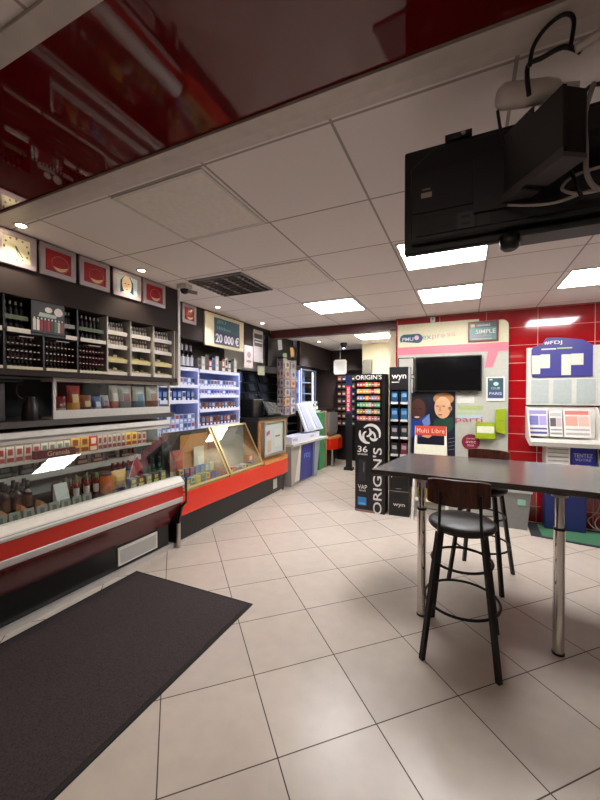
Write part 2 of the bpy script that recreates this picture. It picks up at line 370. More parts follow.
# collage poster on the bay
t2 = thing('product_poster', 'dark collage poster of bottles and clouds fixed over the bottle bays', 'poster', (-2.762, 1.62, 2.04))
p = MB().box(-2.764, -2.757, 1.505, 1.735, 2.045, 2.268, M('#1c1a1c', .4)); 
c_ = [M(x, .5) for x in ('#c9c2c0', '#d8d2d2', '#8a3038', '#7a2030', '#9c2a3a', '#3f3a3e', '#5d6a5a', '#b7aeb0', '#8a4a40')]
for i in range(9): p.box(-2.757, -2.755, 1.515+i*.024, 1.533+i*.024, 2.06, 2.14-.004*(i % 3), c_[i]); p.box(-2.757, -2.755, 1.52+i*.024, 1.528+i*.024, 2.14, 2.152, c_[1])
p.disc('x', 1.62, 2.215, .025, .02, -2.757, -2.7555, c_[0]).disc('x', 1.69, 2.21, .03, .03, -2.757, -2.7555, c_[1])
p.prism([(1.55, 2.16), (1.67, 2.16), (1.68, 2.185), (1.56, 2.19)], 'x', -2.757, -2.755, M('#9aa8a4', .5))
p.build('sheet', t2)
# lower half : three low rows behind printed smoked doors
for bi in range(1, 6):
    y0, y1 = bays[bi]+.012, bays[bi+1]-.012
    nm = ('nearest', 'left edge', 'second from left', 'third', 'last')[bi-1]
    for k, z in enumerate((1.7765, 1.858, 1.94)):
        if k: MB().box(-2.98, -2.84, y0, y1, z-.005, z-.001, m_black).build('shelf', t)
        if bi > 0: row(y0+.003, y1-.003, 8, -2.87, z, 'sm', lambda: bottle('e', .068, .0105, M('#4a3236', .3), M('#d0c6c2', .4), M('#80686e', .5)), 'small_bottle',
            'tiny dark bottle, %s row, %s smoked door' % (('bottom', 'middle', 'top')[k], nm), 'bottle', 'tiny bottles behind the smoked doors')
    d = MB().box(-2.778, -2.774, y0, y1, 1.81, 2.02, m_smoke).build('smoked_door', t)
    e = MB()
    for k in range(8):
        for q in (1.85, 1.90, 1.95): e.box(-2.7738, -2.773, y0+.008+k*.027, y0+.02+k*.027, q, q+.006, M('#c7bfba', .5))
    e.box(-2.7738, -2.773, y0+.08, y1-.05, 2.0, 2.006, M('#c7bfba', .5))
    e.build('door_print', d)
    MB().box(-2.764, -2.757, y0, y1, 1.777, 1.797, M('#cfc6ae', .5)).build('price_strip', t, label='pale price strip')
# three white bays
yl = M('#b8a24a', .5)
for bi in range(6, 9):
    y0, y1 = bays[bi]+.007, bays[bi+1]-.007; nm = ('left', 'middle', 'right')[bi-6]
    MB().box(-2.999, -2.985, y0, y1, 1.777, 2.268, m_white).build('back_sheet', t, label='white back sheet')
    for k, z in enumerate((1.80, 1.915, 2.035, 2.155)):
        MB().box(-2.984, -2.79, y0, y1, z-.006, z-.001, m_ltgrey).build('shelf', t)
        MB().box(-2.789, -2.783, y0, y1-.02, z-.03, z+.006, m_white if k != 1 else M('#cdbf85', .5)).build('price_strip', t, label='white price strip')
        if k >= 2:
            cc = [M(x, .35) for x in (('#8c4a3a', '#a05a34', '#6d3a3e', '#7d6a4a') if k == 2 else ('#8f8a80', '#746a60', '#9c9488', '#5a5450'))]
            fs = [(lambda c=c: bottle('e', .085, .0125, c, lid_w, m_white)) for c in cc]
            row(y0+.004, y1-.024, 7, -2.83, z, ['w%d%d' % (k, q) for q in range(4)], fs, 'small_bottle',
                'small %s bottle, %s shelf, %s white bay' % (('reddish labelled', 'grey labelled')[k-2], ('third', 'top')[k-2], nm), 'bottle', 'small bottles in the white bays')
        else:
            tr = thing('carton_tray', 'yellow tray of cartons on the %s shelf, %s white bay' % (('bottom', 'second')[k], nm), 'tray', (-2.86, (y0+y1)/2, z))
            b = MB(); hw = (y1-y0)/2-.03
            b.box(-.05, .045, -hw, hw, 0, .004, m_ltgrey).box(.0451, .05, -hw, hw, 0, .02, yl).box(-.05, -.045, -hw, hw, 0, .03, m_ltgrey); b.build('tray', tr, world=False)
            for q in range(3): MB().box(-.04, .03, -hw+.01+q*.055, -hw+.05+q*.055, .005, .028+.014*((q+bi) % 2), M(('#7d6c58', '#b7ae9c', '#5b4a40')[q], .5)).build('carton', tr, world=False)

# ---- pictures along the fascia
def pic(y0, y1, kind, label):
    t = thing('framed_picture', label, 'picture', (XF, (y0+y1)/2, 2.465), 0, 'row of framed pictures along the top of the wall')
    z0, z1 = 2.462, 2.69; x = XF; fw = .036
    if y0 > 3: x = -3.048
    f = MB()
    for a in ((y0, y1, z0, z0+fw), (y0, y1, z1-fw, z1), (y0, y0+fw, z0+fw, z1-fw), (y1-fw, y1, z0+fw, z1-fw)): f.box(x+.001, x+.016, a[0], a[1], a[2], a[3], M('#b3a6aa', .4, metal=.3))
    t.location = (x, (y0+y1)/2, z0); WORLD[t.name] = Vector(t.location)
    f.build('frame', t, bevel=.003)
    a, b_, c, d = y0+fw, y1-fw, z0+fw, z1-fw; cy, cz = (a+b_)/2, (c+d)/2
    p = MB()
    if kind == 'red':
        rd = M('#a8101c', .3, coat=.4); p.box(x+.001, x+.010, a, b_, c, d, rd)
        ring = [(cy+.014+.062*math.cos(q), cz-.012+.058*math.sin(q)) for q in [i*2*PI/28 for i in range(28)]]
        p.tube([(x+.011, q[0], q[1]) for q in ring[::2]], .0018, M('#d88a80', .5), 4, True)
        cr = [(cy+.014+.056*math.cos(q), cz-.012+.052*math.sin(q)) for q in [math.radians(v) for v in range(205, 350, 12)]]
        e0, e1 = cr[-1], cr[0]
        cr += [(e0[0]+(e1[0]-e0[0])*k/8, e0[1]+(e1[1]-e0[1])*k/8-.012*math.sin(PI*k/8)) for k in range(1, 8)]
        p.prism(cr, 'x', x+.010, x+.0112, M('#e8c79a', .5))
    elif kind == 'clock':
        p.box(x+.001, x+.010, a, b_, c, d, M('#e6dfc0', .4))
        for k in range(12):
            q = k*PI/6; u, v = cy+.072*math.cos(q), cz+.072*math.sin(q)
            p.disc('x', u, v, .006, .006 if k % 3 else .012, x+.010, x+.0112, M('#6b6f5a', .5), 10)
        p.prism([(cy-.01, cz+.02), (cy-.004, cz+.024), (cy+.04, cz-.05), (cy+.03, cz-.045)], 'x', x+.010, x+.0115, M('#5d6650', .5))
        p.prism([(cy-.01, cz+.02), (cy-.004, cz+.015), (cy+.02, cz-.055), (cy+.012, cz-.05)], 'x', x+.010, x+.0115, M('#5d6650', .5))
    else:
        p.box(x+.001, x+.010, a, b_, c, d, M('#b9d2d6', .4)).prism([(cy-.075, c), (cy-.07, cz+.03), (cy-.035, d-.006), (cy+.03, d-.006), (cy+.06, cz+.03), (cy+.065, c), (cy+.03, c+.02), (cy-.03, c+.02)], 'x', x+.010, x+.0108, M('#1f2a4a', .5))
        p.disc('x', cy-.006, cz+.004, .05, .076, x+.0108, x+.0114, M('#e8cfae', .5))
        for s_ in (-1, 1): p.disc('x', cy-.006+s_*.018, cz+.008, .009, .004, x+.0114, x+.012, M('#3c2f30', .5), 12)
        p.disc('x', cy-.006, cz-.04, .011, .005, x+.0114, x+.012, M('#a8383c', .5), 12).prism([(cy-.008, cz+.005), (cy-.004, cz+.005), (cy+.001, cz-.022), (cy-.011, cz-.022)], 'x', x+.0114, x+.0118, M('#d0b08c', .5))
    p.build('print', t)
pic(1.29, 1.53, 'clock', 'framed clock face picture at the near end of the row')
pic(1.555, 1.81, 'red', 'framed red picture with a pale crescent, right of the clock picture')
pic(1.84, 2.10, 'red', 'framed red picture with a pale crescent, left of the painted face')
pic(2.135, 2.425, 'face', 'framed picture of a pale painted face on light blue')
pic(2.45, 2.72, 'red', 'framed red crescent picture at the far end, beside the dome camera')
pic(3.05, 3.22, 'face', 'framed pale picture just past the white end post')
pic(3.28, 3.52, 'red', 'framed red picture left of the white lottery prize sign')
pic(1.0, 1.25, 'red', 'framed red picture outside the left edge next to the clock')

# ================================================================= REFRIGERATED CASE
t = thing('refrigerated_display_case', 'long white, red and maroon refrigerated display case with a sloping glass front', 'display case', (-3.1, 1.6, 0))
Y0, Y1 = -.3, 2.84
MB().prism([(-3.4, .0), (-2.81, .0), (-2.81, .30), (-2.66, .50), (-2.66, .56), (-3.4, .56)], 'y', Y0, Y1-.02, m_black).build('plinth', t)
MB().prism([(-2.808, .3), (-2.805, .26), (-2.65, .485), (-2.65, .508), (-2.66, .508)], 'y', Y0, Y1, m_maroon).build('lower_panel', t)
MB().box(-2.658, -2.625, Y0, Y1, .51, .562, m_alu).build('lower_trim', t, bevel=.006)
MB().box(-2.658, -2.63, Y0, Y1, .563, .678, M('#b81c08', .3, noise=.04, coat=.1)).build('red_band', t)
MB().prism([(-2.658, .68), (-2.612, .68), (-2.605, .70), (-2.615, .725), (-2.64, .745), (-2.66, .765), (-2.72, .765), (-2.72, .735), (-2.658, .70)], 'y', Y0, Y1, m_white).build('bumper', t)
g = MB()
for i in range(3): g.box(-2.613+i*-.018, -2.608+i*-.018, Y0, Y1, .712+i*.014, .7155+i*.014, m_grey)
g.build('bumper_groove', t)
MB().box(-3.4, -2.721, Y0, Y1, .69, .735, m_dark).build('deck', t)
MB().box(-3.42, -3.40, Y0, Y1, 0, 1.34, M('#a5a8a2', .5)).build('back_wall', t)
MB().box(-3.39, -3.22, Y0, Y1, .90, .955, m_white).build('rear_ledge', t)
MB().box(-3.39, -3.07, Y0, Y1, 1.075, 1.083, m_glass2).build('glass_shelf', t)
MB().box(-3.07, -3.062, Y0, Y1, 1.070, 1.094, m_alu).build('shelf_edge', t)
MB().prism([(-3.4, 1.342), (-2.83, 1.342), (-2.82, 1.30), (-2.845, 1.285), (-3.4, 1.285)], 'y', Y0, Y1+.03, m_white).build('top_rail', t, bevel=.004)
MB().box(-2.83, -2.805, Y0, Y1, 1.262, 1.284, m_alu).build('glass_clamp', t)
MB().pane((-2.672, Y0, .766), (-2.672, Y1-.02, .766), (-2.818, Y1-.02, 1.262), (-2.818, Y0, 1.262), .006, m_glass).build('front_glass', t)
e = MB(); e.prism([(-3.4, .735), (-2.675, .735), (-2.675, .77), (-2.82, 1.284), (-3.4, 1.284)], 'y', Y1-.012, Y1-.004, m_glass2); e.build('end_glass', t)
MB().prism([(-2.60, .76), (-2.60, .52), (-2.66, .47), (-2.80, .29), (-2.80, .27), (-2.69, .27), (-2.65, .44), (-2.592, .5), (-2.592, .76)], 'y', Y1+.001, Y1+.022, m_dark).build('end_cap', t)
v = thing_v = MB().box(-2.809, -2.797, 2.215, 2.66, .075, .235, m_white).build('vent_grille', t)
e = MB()
for k in range(9): e.box(-2.7969, -2.794, 2.235, 2.64, .092+k*.014, .0985+k*.014, m_grey)
e.build('louvre', v)
MB().box(-3.02, -2.99, -.28, 2.80, 1.272, 1.284, M('#fff6ec', .5, emit=5.0, noise=0, name='case_lamp')).build('lamp_tube', t)
MB().cyl((-2.735, 2.885, 0), (-2.735, 2.885, .33), .021, m_steel).build('support_post', None, label='short round steel post where the two counters meet', category='post')

# goods in the case
def carton(w_, d, h, col, stripe, txt=None):
    def f():
        b = MB(); c = M(col, .35); s_ = M(stripe, .4)
        b.box(-d/2, d/2, -w_/2, w_/2, 0, h, c).box(d/2, d/2+.0008, -w_/2*.86, w_/2*.86, h*.12, h*.36, s_).box(d/2, d/2+.0008, -w_/2*.6, w_/2*.6, h*.5, h*.85, s_)
        return b
    return f
def bag(w_, h, col, col2, col3):
    """pillow pouch facing +X with crimped top and label"""
    def f():
        b = MB(); n, k = 8, 7; vs = []
        for side in (1, -1):
            for j in range(k+1):
                for i in range(n+1):
                    u = i/n*2-1; q = j/k; th = .035*(1-u**4)**.7*(math.sin(PI*min(1, q*1.02+.06)))**.7 if 0 < q < 1 else (.012 if q == 0 else .0005)
                    vs.append((side*th, u*w_/2*(1-.05*math.sin(PI*q)), q*h))
        st = (n+1)*(k+1); cm = [M(col, .3), M(col2, .3), M(col3, .35)]
        for side in (0, 1):
            for j in range(k):
                for i in range(n):
                    a = side*st + j*(n+1)+i; fc = (a, a+1, a+n+2, a+n+1) if side == 0 else (a, a+n+1, a+n+2, a+1)
                    mm = cm[0] if j in (0, 6) else (cm[1] if j in (1, 2) else (cm[2] if 2 <= i <= 5 and j in (3, 4) else cm[0]))
                    b.add([], [], mm); b.f.append(fc); b.m.append(b._mi(mm)); b.sm.append(True)
        b.v = vs
        for j in range(k):
            for i in (0, n): a = j*(n+1)+i; b.f.append((a, st+a, st+a+n+1, a+n+1)); b.m.append(0); b.sm.append(False)
        return b
    return f
pal = [('#5d1a20', '#c9a48c'), ('#b5aca0', '#8a2c2c'), ('#c7bfb2', '#5f7a6a'), ('#c8a24a', '#7a3020'), ('#a81e1e', '#e0d0b0'), ('#b7b0a4', '#7d2a34'), ('#d8c070', '#a04028')]
# upper shelf: boxes standing
y = .75; i = 0; seq = [0, 0, 0, 0, 0, 1, 1, 2, 2, 3, 4, 5, 5, 6, 1]
names = {0: 'dark red chocolate bar box', 1: 'pale grey and red snack box', 2: 'pale grey-green snack box', 3: 'mustard yellow sweet box', 4: 'bright red sweet box', 5: 'beige and wine red bar box', 6: 'light yellow sweet box'}
seen = {}
while y < 2.76:
    s_ = seq[min(len(seq)-1, int((y-.75)/2.0*len(seq)))]; wd = (.115, .06, .06, .085, .08, .05, .07)[s_]; hh = (.10, .13, .13, .15, .15, .14, .14)[s_]
    seen[s_] = seen.get(s_, 0)+1
    put('ct%d' % s_, carton(wd-.008, .12, hh, *pal[s_]), (-3.14, y+wd/2, 1.0835), 'snack_box', names[s_] + ' on the upper case shelf, ' + ORD[seen[s_]-1] + ' from left', 'snack box', 'snack boxes on the upper shelf of the case')
    y += wd
# long logo box on the upper shelf near the left edge
t = thing('chocolate_box', 'long dark red chocolate box with cream script writing on the upper case shelf', 'chocolate box', (-3.055, 1.83, 1.095))
# lower deck
def jar(r, h, c, cap):
    return lambda: MB().lathe((0, 0, 0), [(r*.9, 0), (r, .01), (r, h*.8), (r*.8, h*.88), (r*.8, h*.9)], M(c, .25), 18).lathe((0, 0, 0), [(r*.86, h*.9), (r*.86, h*.99), (r*.8, h)], M(cap, .4), 18)
for i in range(5):
    for j in range(2):
        put('colabt', lambda: bottle('e', .23, .03, M('#2b1210', .15), M('#1d1a1c', .4), M('#5d3a2a', .5)), (-2.98-j*.08, 1.30+i*.072+j*.02, .7355), 'drink_bottle', 'dark brown drink bottle, %s row at the left of the case, %s from left' % (('front', 'back')[j], ORD[i]), 'bottle', 'brown bottles in the case')
for i in range(0):
    put('bowl', jar(.045, .13, '#a8713a', '#c9b48c'), (-2.9, 1.42+i*.10, .7355), 'sauce_jar', 'amber jar with pale lid before the brown bottles, ' + ORD[i] + ' from the left', 'jar', 'amber jars in the case')
for i in range(9):
    put('tag', lambda: MB().prism([(-.03, 0), (.012, 0), (.012, .004), (.0, .075), (-.006, .075)], 'y', -.034, .034, M('#8c8f88', .3)).prism([(.0095, .02), (.0032, .058), (.0040, .058), (.0103, .02)], 'y', -.014, .014, M('#5f625c', .5)), (-2.765, 1.22+i*.085, .736), 'price_tag_holder', 'grey price holder along the case glass, ' + ORD[i] + ' from the left', 'price tag', 'grey price holders along the case glass')
reds = ['#7a1c1a', '#a0302a', '#4a2016', '#8c4020']
for i in range(7):
    put('rb%d' % (i % 2), (lambda c=reds[i % 2]: bottle('e', .19, .022, M(c, .2), M('#4f7a3c' if c == reds[0] else '#8a2a24', .4), m_white)), (-2.93-.07*(i % 2), 1.84+i*.044, .7355), 'sauce_bottle', 'slim red sauce bottle in the case, ' + ORD[i] + ' from the left', 'bottle', 'red sauce bottles in the case')
put('orj', jar(.055, .17, '#b5622a', '#3a2a20'), (-2.90, 2.175, .7355), 'preserve_jar', 'orange jar with dark lid beside the yellow sweets bag', 'jar', None)
put('ylb', bag(.16, .17, '#c99a3a', '#b8862c', '#d8b45a'), (-2.93, 2.325, .7365), 'sweets_bag', 'yellow bag of sweets beside the orange jar in the case', 'bag', None)
for i in range(4):
    put('gtray', lambda: MB().box(-.09, .09, -.037, .037, 0, .05, M('#6d6f6c', .4)).box(-.08, .08, -.03, .03, .05, .056, M('#2a2a2c', .4)).prism([(.091, 0), (.1, 0), (.096, .06), (.091, .06)], 'y', -.035, .035, m_ltgrey), (-3.0, 2.43+i*.075, .7355), 'tray', 'flat grey tray left of the green bottles, ' + ORD[i] + ' from the left', 'tray', 'grey trays in the case')
put('flagcard', lambda: MB().prism([(-.09, .0), (.0, .02), (.09, .09), (.02, .2), (-.06, .12)], 'x', 0, .004, M('#9a3a44', .4)).prism([(-.09, 0), (-.082, 0), (.0, .23), (-.008, .23)], 'x', .004, .008, m_ltgrey), (-2.93, 2.52, .794), 'price_flag', 'tilted rose price flag card standing on the grey trays', 'price flag', None)
for i in range(5):
    put('gb', lambda: bottle('e', .22, .027, M('#16281a', .15), M('#20181a', .4), M('#3c6a44', .5)), (-2.90-.075*(i % 2), 2.60+.02+i*.042, .7355 if i > 4 else .7355), 'drink_bottle', 'dark green bottle at the far end of the case, ' + ORD[i-2] + ' from the left', 'bottle', 'green bottles in the case') if i > 1 else None
for i in range(4):
    put('gb2', lambda: bottle('e', .2, .026, M('#1a1a14', .15), M('#6a1c1c', .4), M('#8a8c58', .5)), (-3.13, 2.42+i*.06, .7355), 'drink_bottle', 'wine red capped bottle behind the grey trays, ' + ORD[i] + ' from the left', 'bottle', 'dark bottles behind the grey trays')
for i in range(6):
    put('dj%d' % (i % 3), jar(.032, .15, ('#4a241c', '#6a3024', '#8a6a3c')[i % 3], '#2c2020'), (-3.06, 1.84+i*.085, .7355), 'preserve_jar', 'dark jar in the back row behind the red sauce bottles, ' + ORD[i] + ' from the left', 'jar', 'dark jars at the back of the case')
for i in range(3):
    put('sw_pk', lambda: MB().prism([(-.06, 0), (.05, 0), (-.06, .11)], 'x', -.035, .035, M('#b07a54', .4)).prism([(-.05, .012), (.035, .012), (-.05, .10)], 'x', .0352, .036, M('#c9a888', .5)).box(-.036, .03, -.02, .05, .0, .0, M('#c8a83c', .4)) if False else MB().prism([(-.06, 0), (.06, 0), (-.05, .10)], 'x', -.03, .03, M('#b07a54', .4)).prism([(-.03, .012), (.03, .012), (-.03, .06)], 'x', .03, .031, M('#c8a83c', .5)), (-2.83, 1.38+i*.125, .7355), 'sandwich_pack', 'wedge shaped pink sandwich pack with yellow label, ' + ORD[i] + ' from the left', 'sandwich pack', 'sandwich packs in the case')
for i in range(1):
    put('lcard', lambda: MB().prism([(-.04, 0), (.03, 0), (.025, .01), (-.03, .17), (-.036, .17)], 'y', -.05, .05, M('#b4b8b2', .35)), (-3.03, 2.62+i*.11, .7355) if i else (-2.87, 1.775, .7355), 'display_card', ('pale leaning card between the brown bottles and the red sauces', 'pale card behind the green bottles, left one', 'pale card behind the green bottles, right one')[i], 'card', None)
for i in range(5):
    put('gtr%d' % (i % 2), carton(.065, .07, .09, ('#77797a', '#5a3c3c')[i % 2], '#c8b84a'), (-2.83, 2.38+i*.09, .7355), 'snack_box', ('grey', 'brown')[i % 2] + ' box with yellow sticker before the green bottles, ' + ORD[i] + ' from the left', 'snack box', 'boxes in front of the grey trays')
for i in range(12):
    q = (i*5) % 7
    put('lg%d' % q, carton(.10, .03, .09+.02*(i % 2), *[('#6a2028', '#c0a890'), ('#8a8c88', '#5a2c30'), ('#a08a50', '#5c3a20'), ('#7a3428', '#d0c0a0'), ('#565a5c', '#a0a4a0'), ('#94302c', '#d8c8b0'), ('#3c4a44', '#98a090')][q]), (-3.25, .95+i*.155, .9555), 'snack_box', ['dark red', 'silver', 'gold', 'rust', 'slate', 'scarlet', 'dark green'][q] + ' thin packet on the white rear ledge of the case, ' + ORD[i] + ' from left', 'snack box', 'packets on the rear ledge of the case')
# finish the chocolate box
MB().box(-3.09, -3.03, 1.68, 1.99, 1.097, 1.16, M('#5a1220', .3)).text('Granola', (-3.0285, 1.85, 1.13), YU, ZU, .04, M('#d8b8a0', .5)).build('carton', t)
for o in list(t.children): pass
t.location = (-3.06, 1.835, 1.097)
for o in t.children: o.location = Vector(WORLD[t.name]) - Vector(t.location)

# ---- deck above the case : dark shelf, white snack display, machine
t = thing('upper_counter_deck', 'long dark grey shelf board above the glass case', 'shelf', (-3.1, 1.6, 1.37))
MB().box(-3.55, -2.8, Y0, 2.90, 1.372, 1.415, M('#4a4543', .4)).build('board', t)
MB().box(-3.5, -3.44, Y0, 2.85, 0.0, 1.371, m_black).box(-3.5, -3.44, Y0, 2.85, 1.416, 1.735, m_black).build('rear_support', t)
t = thing('snack_display', 'white framed glass fronted snack display standing on the dark shelf', 'display', (-2.98, 2.3, 1.416))
MB().box(-3.0, -2.86, 1.70, 2.89, 1.416, 1.43, m_white).box(-2.86, -2.845, 1.70, 2.89, 1.416, 1.482, m_white).build('base', t)
MB().box(-3.0, -2.845, 1.70, 2.89, 1.705, 1.733, m_white).build('top_board', t)
for y in (1.70, 2.87): MB().box(-2.86, -2.845, y, y+.02, 1.483, 1.704, m_white).build('upright', t)
MB().box(-2.856, -2.853, 1.721, 2.869, 1.483, 1.704, m_glass2).build('front_glass', t)
MB().cyl((-2.985, 1.80, 1.431), (-2.985, 1.80, 1.704), .012, m_steel).build('inner_post', t)
bags = [(1.775, 0.097, 0.157, '#7a141c', '#b9a09a', '#5a0e14', 'dark red crisp packet'), (1.885, 0.108, 0.246, '#a0281c', '#c98c4a', '#d8b070', 'tall red and orange snack bag'), (1.99, 0.097, 0.168, '#8a4a24', '#5a2430', '#c9a060', 'brown snack bag'),
        (2.085, 0.086, 0.157, '#4a5a94', '#8a90b0', '#c0c0d0', 'small blue snack bag'), (2.165, 0.076, 0.168, '#a8a4a8', '#5a3a44', '#803040', 'small grey snack bag'), (2.255, 0.097, 0.262, '#b8a898', '#a05040', '#d8cec0', 'beige and red snack bag'),
        (2.375, 0.140, 0.258, '#aaa49c', '#6a6a6c', '#8c4048', 'pale grey snack bag'), (2.53, 0.151, 0.258, '#b4b0a8', '#3c5068', '#5c7a90', 'grey snack bag with a blue badge'), (2.70, 0.162, 0.262, '#bdb3a6', '#7a4038', '#a07868', 'beige snack bag with a brown badge'), (1.725, .0, 0, '', '', '', '')]
for y, wd, hh, a, b_, c, nm in bags[:-1]:
    bag(wd, hh, a, b_, c)().build('snack_bag', None, label=nm + ' in the white framed display', category='snack bag', group='bags in the snack display').location = (-2.925, y+.02, 1.431)
t = thing('coffee_machine', 'large dark machine with a flat grey front standing left of the snack display', 'machine', (-3.0, 1.3, 1.416))
MB().box(-3.3, -2.93, .6, 1.43, 1.416, 1.69, M('#3a3436', .4)).build('body', t, bevel=.012)
MB().box(-2.929, -2.92, .64, 1.41, 1.45, 1.63, M('#4c4548', .3)).build('front_panel', t)
MB().box(-3.0, -2.90, .6, 1.52, 1.692, 1.708, m_dark).build('top_lip', t)
t = thing('small_appliance', 'black jug shaped appliance with a thin handle beside the white display', 'appliance', (-2.95, 1.58, 1.416))
MB().lathe((-2.95, 1.60, 1.416), [(.055, 0), (.06, .02), (.05, .12), (.035, .15), (.03, .17)], M('#241418', .35), 20).build('body', t)
MB().tube([(-2.93, 1.54, 1.57), (-2.93, 1.50, 1.60), (-2.93, 1.50, 1.67), (-2.93, 1.54, 1.685)], .005, m_dark).build('handle', t)

# ---- floor mat
MB().box(-2.70, -1.47, -.9, 2.325, .001, .009, M('#1d1817', .9)).box(-2.675, -1.495, -.875, 2.30, .009, .0125, m_matfl).build('door_mat', None, label='large dark brown rectangular door mat lying along the glass case', category='mat')

# ================================================================= TOBACCO SHELVES AND SECOND COUNTER
blw = M('#c4ccea', .4, name='pale_blue_lacquer'); m_led = M('#bcc4ff', .5, emit=LED_E, noise=0, name='led_strip')
t = thing('tobacco_shelf_unit', 'pale white shelf unit filled with cigarette packs behind the second counter', 'shelf unit', (-3.3, 3.9, 0))
MB().box(-3.5, -3.48, 2.96, 4.55, .0, 2.27, m_black).box(-3.479, -3.47, 2.96, 4.55, 1.14, 1.92, M('#8e98b8', .5)).build('back_panel', t)
for y, wd in ((2.96, .02), (3.62, .03), (4.53, .025)): MB().box(-3.479, -3.1, y, y+wd, 1.10, 1.925, blw).build('upright', t)
for y0, y1, zs in ((2.981, 3.619, (1.145, 1.51, 1.70, 1.91)), (3.651, 4.529, (1.17, 1.39, 1.575, 1.69, 1.90))):
    for k, z in enumerate(zs):
        s_ = MB().box(-3.479, -3.10, y0, y1, z, z+.016, blw).build('shelf', t)
        MB().box(-3.10, -3.088, y0, y1, z-.012, z+.03, M('#d5d8ea', .4)).build('price_rail', s_)
        if k: MB().box(-3.13, -3.115, y0+.02, y1-.02, z-.008, z-.001, m_led).build('led_strip', s_, label='added glowing bluish strip')
def pack(w_, h, col, c2):
    def f():
        b = MB(); b.box(-.012, .012, -w_/2, w_/2, 0, h, M(col, .35)).box(.012, .0125, -w_/2*.85, w_/2*.85, h*.45, h*.9, M(c2, .4)).box(.012, .0127, -w_/2*.5, w_/2*.5, h*.12, h*.3, M('#d8dcea', .4)); return b
    return f
pk = [('#aab6d8', '#3a4a8a'), ('#8d9cc8', '#d0d6ea'), ('#c2cae2', '#9a4a5a'), ('#7c8cc0', '#33406e'), ('#b7bed8', '#5c6a94')]
pk2 = [('#4a3c44', '#8a5040'), ('#7a5a3c', '#3a3040'), ('#5c4a6a', '#a09ab0'), ('#3a3850', '#6a6a90')]
def packs(y0, y1, z, n, w_, h, P, where, key):
    for i in range(n):
        q = (i*7+int(z*10)) % len(P)
        put('%s%d' % (key, q), pack(w_, h, *P[q]), (-3.15, y0+(y1-y0)*(i+.5)/n, z), 'cigarette_pack', 'cigarette pack on the ' + where + ', ' + ORD[i] + ' from the left', 'cigarette pack', 'cigarette packs on the tobacco shelves')
packs(2.99, 3.61, 1.7165, 9, .062, .10, pk, 'top shelf, left tobacco column', 'pa')
packs(2.99, 3.61, 1.5265, 8, .06, .12, [('#20366e', '#5a78c0'), ('#2c3c5c', '#8a9cc0'), ('#c0c8d8', '#20305c')], 'second shelf, left tobacco column', 'pb')
packs(2.99, 3.61, 1.1615, 9, .06, .105, pk, 'lowest shelf, left tobacco column', 'pa')
for i in range(9):
    q = (i*3) % 5; put('pa%d' % q, None, (-3.15, 2.99+.62*(i+.5)/9, 1.2675), '', 'cigarette pack stacked on the lowest row, left tobacco column, ' + ORD[i] + ' from left', '', 'cigarette packs on the tobacco shelves')
packs(3.66, 4.52, 1.7065, 13, .062, .10, pk, 'top shelf, right tobacco column', 'pa')
packs(3.66, 4.52, 1.5915, 13, .062, .08, pk, 'second shelf, right tobacco column', 'pc')
packs(3.66, 4.52, 1.4065, 12, .065, .10, pk2, 'third shelf, right tobacco column', 'pd')
packs(3.66, 4.52, 1.1865, 11, .07, .13, pk2+[('#8a3a34', '#20202a')], 'lowest shelf, right tobacco column', 'pe')
for i in range(5):
    put('wine', lambda: bottle('e', .31, .038, M('#141018', .12), M('#b9b6c0', .4), M('#c2bfc8', .5)), (-3.22, 3.30+i*.08, 1.9265), 'wine_bottle', 'dark wine bottle on the left tobacco column, ' + ORD[i] + ' from the left', 'bottle', 'wine bottles on top of the tobacco shelves')
cc = ['#6c6468', '#a8a2a4', '#4a4648', '#9a2c3c', '#2450a0', '#b0aaa8', '#3c3a3e', '#8c2c34', '#c0bab4', '#7a7478', '#2f2c30', '#b8b2ae']
for i, c in enumerate(cc):
    b = carton(.07, .05, .16+.03*(i % 3), c, '#d0ccc8' if i % 2 else '#3a3438')().build('gift_box', None, label=['grey', 'pale grey', 'charcoal', 'crimson', 'bright blue', 'off white', 'dark grey', 'wine red', 'cream', 'warm grey', 'black', 'beige'][i] + ' small box standing on top of the right tobacco column', category='box', group='small boxes on top of the tobacco shelves')
    b.location = (-3.16, 3.70+i*.072, 1.9165)
# lottery prize sign
t = thing('prize_sign', 'white framed lottery prize sign with teal panel reading 20 000 euros', 'sign', (-3.03, 4.2, 2.29))
MB().box(-3.048, -3.02, 3.67, 4.55, 2.24, 2.68, m_cream).build('board', t, bevel=.008)
p = MB().box(-3.019, -3.016, 3.85, 4.43, 2.28, 2.63, M('#3f5f70', .3)).box(-3.016, -3.0155, 3.85, 4.43, 2.28, 2.45, M('#454560', .35))
p.text('20 000 €', (-3.014, 4.14, 2.365), YU, ZU, .12, M('#e6e2f0', .4), width=.53).text('20 000 €', (-3.0138, 4.146, 2.368), YU, ZU, .12, M('#e6e2f0', .4), width=.53)
p.text('JEU', (-3.014, 4.0, 2.58), YU, ZU, .05, M('#7fae9a', .4), width=.2).text('illiko', (-3.014, 4.06, 2.50), YU, ZU, .04, M('#7fae9a', .4), width=.3)
p.build('printed_panel', t)
t = thing('notice_poster', 'hanging pale poster with dark band beside the prize sign', 'poster', (-2.98, 4.98, 2.2))
MB().box(-3.0495, -3.045, 4.86, 5.15, 2.13, 2.64, M('#bdb6b8', .5)).box(-3.045, -3.044, 4.88, 5.13, 2.38, 2.58, M('#3d3646', .4)).box(-3.044, -3.043, 4.9, 5.11, 2.44, 2.455, m_white).box(-3.044, -3.043, 4.88, 5.1, 2.485, 2.5, m_white).build('sheet', t)
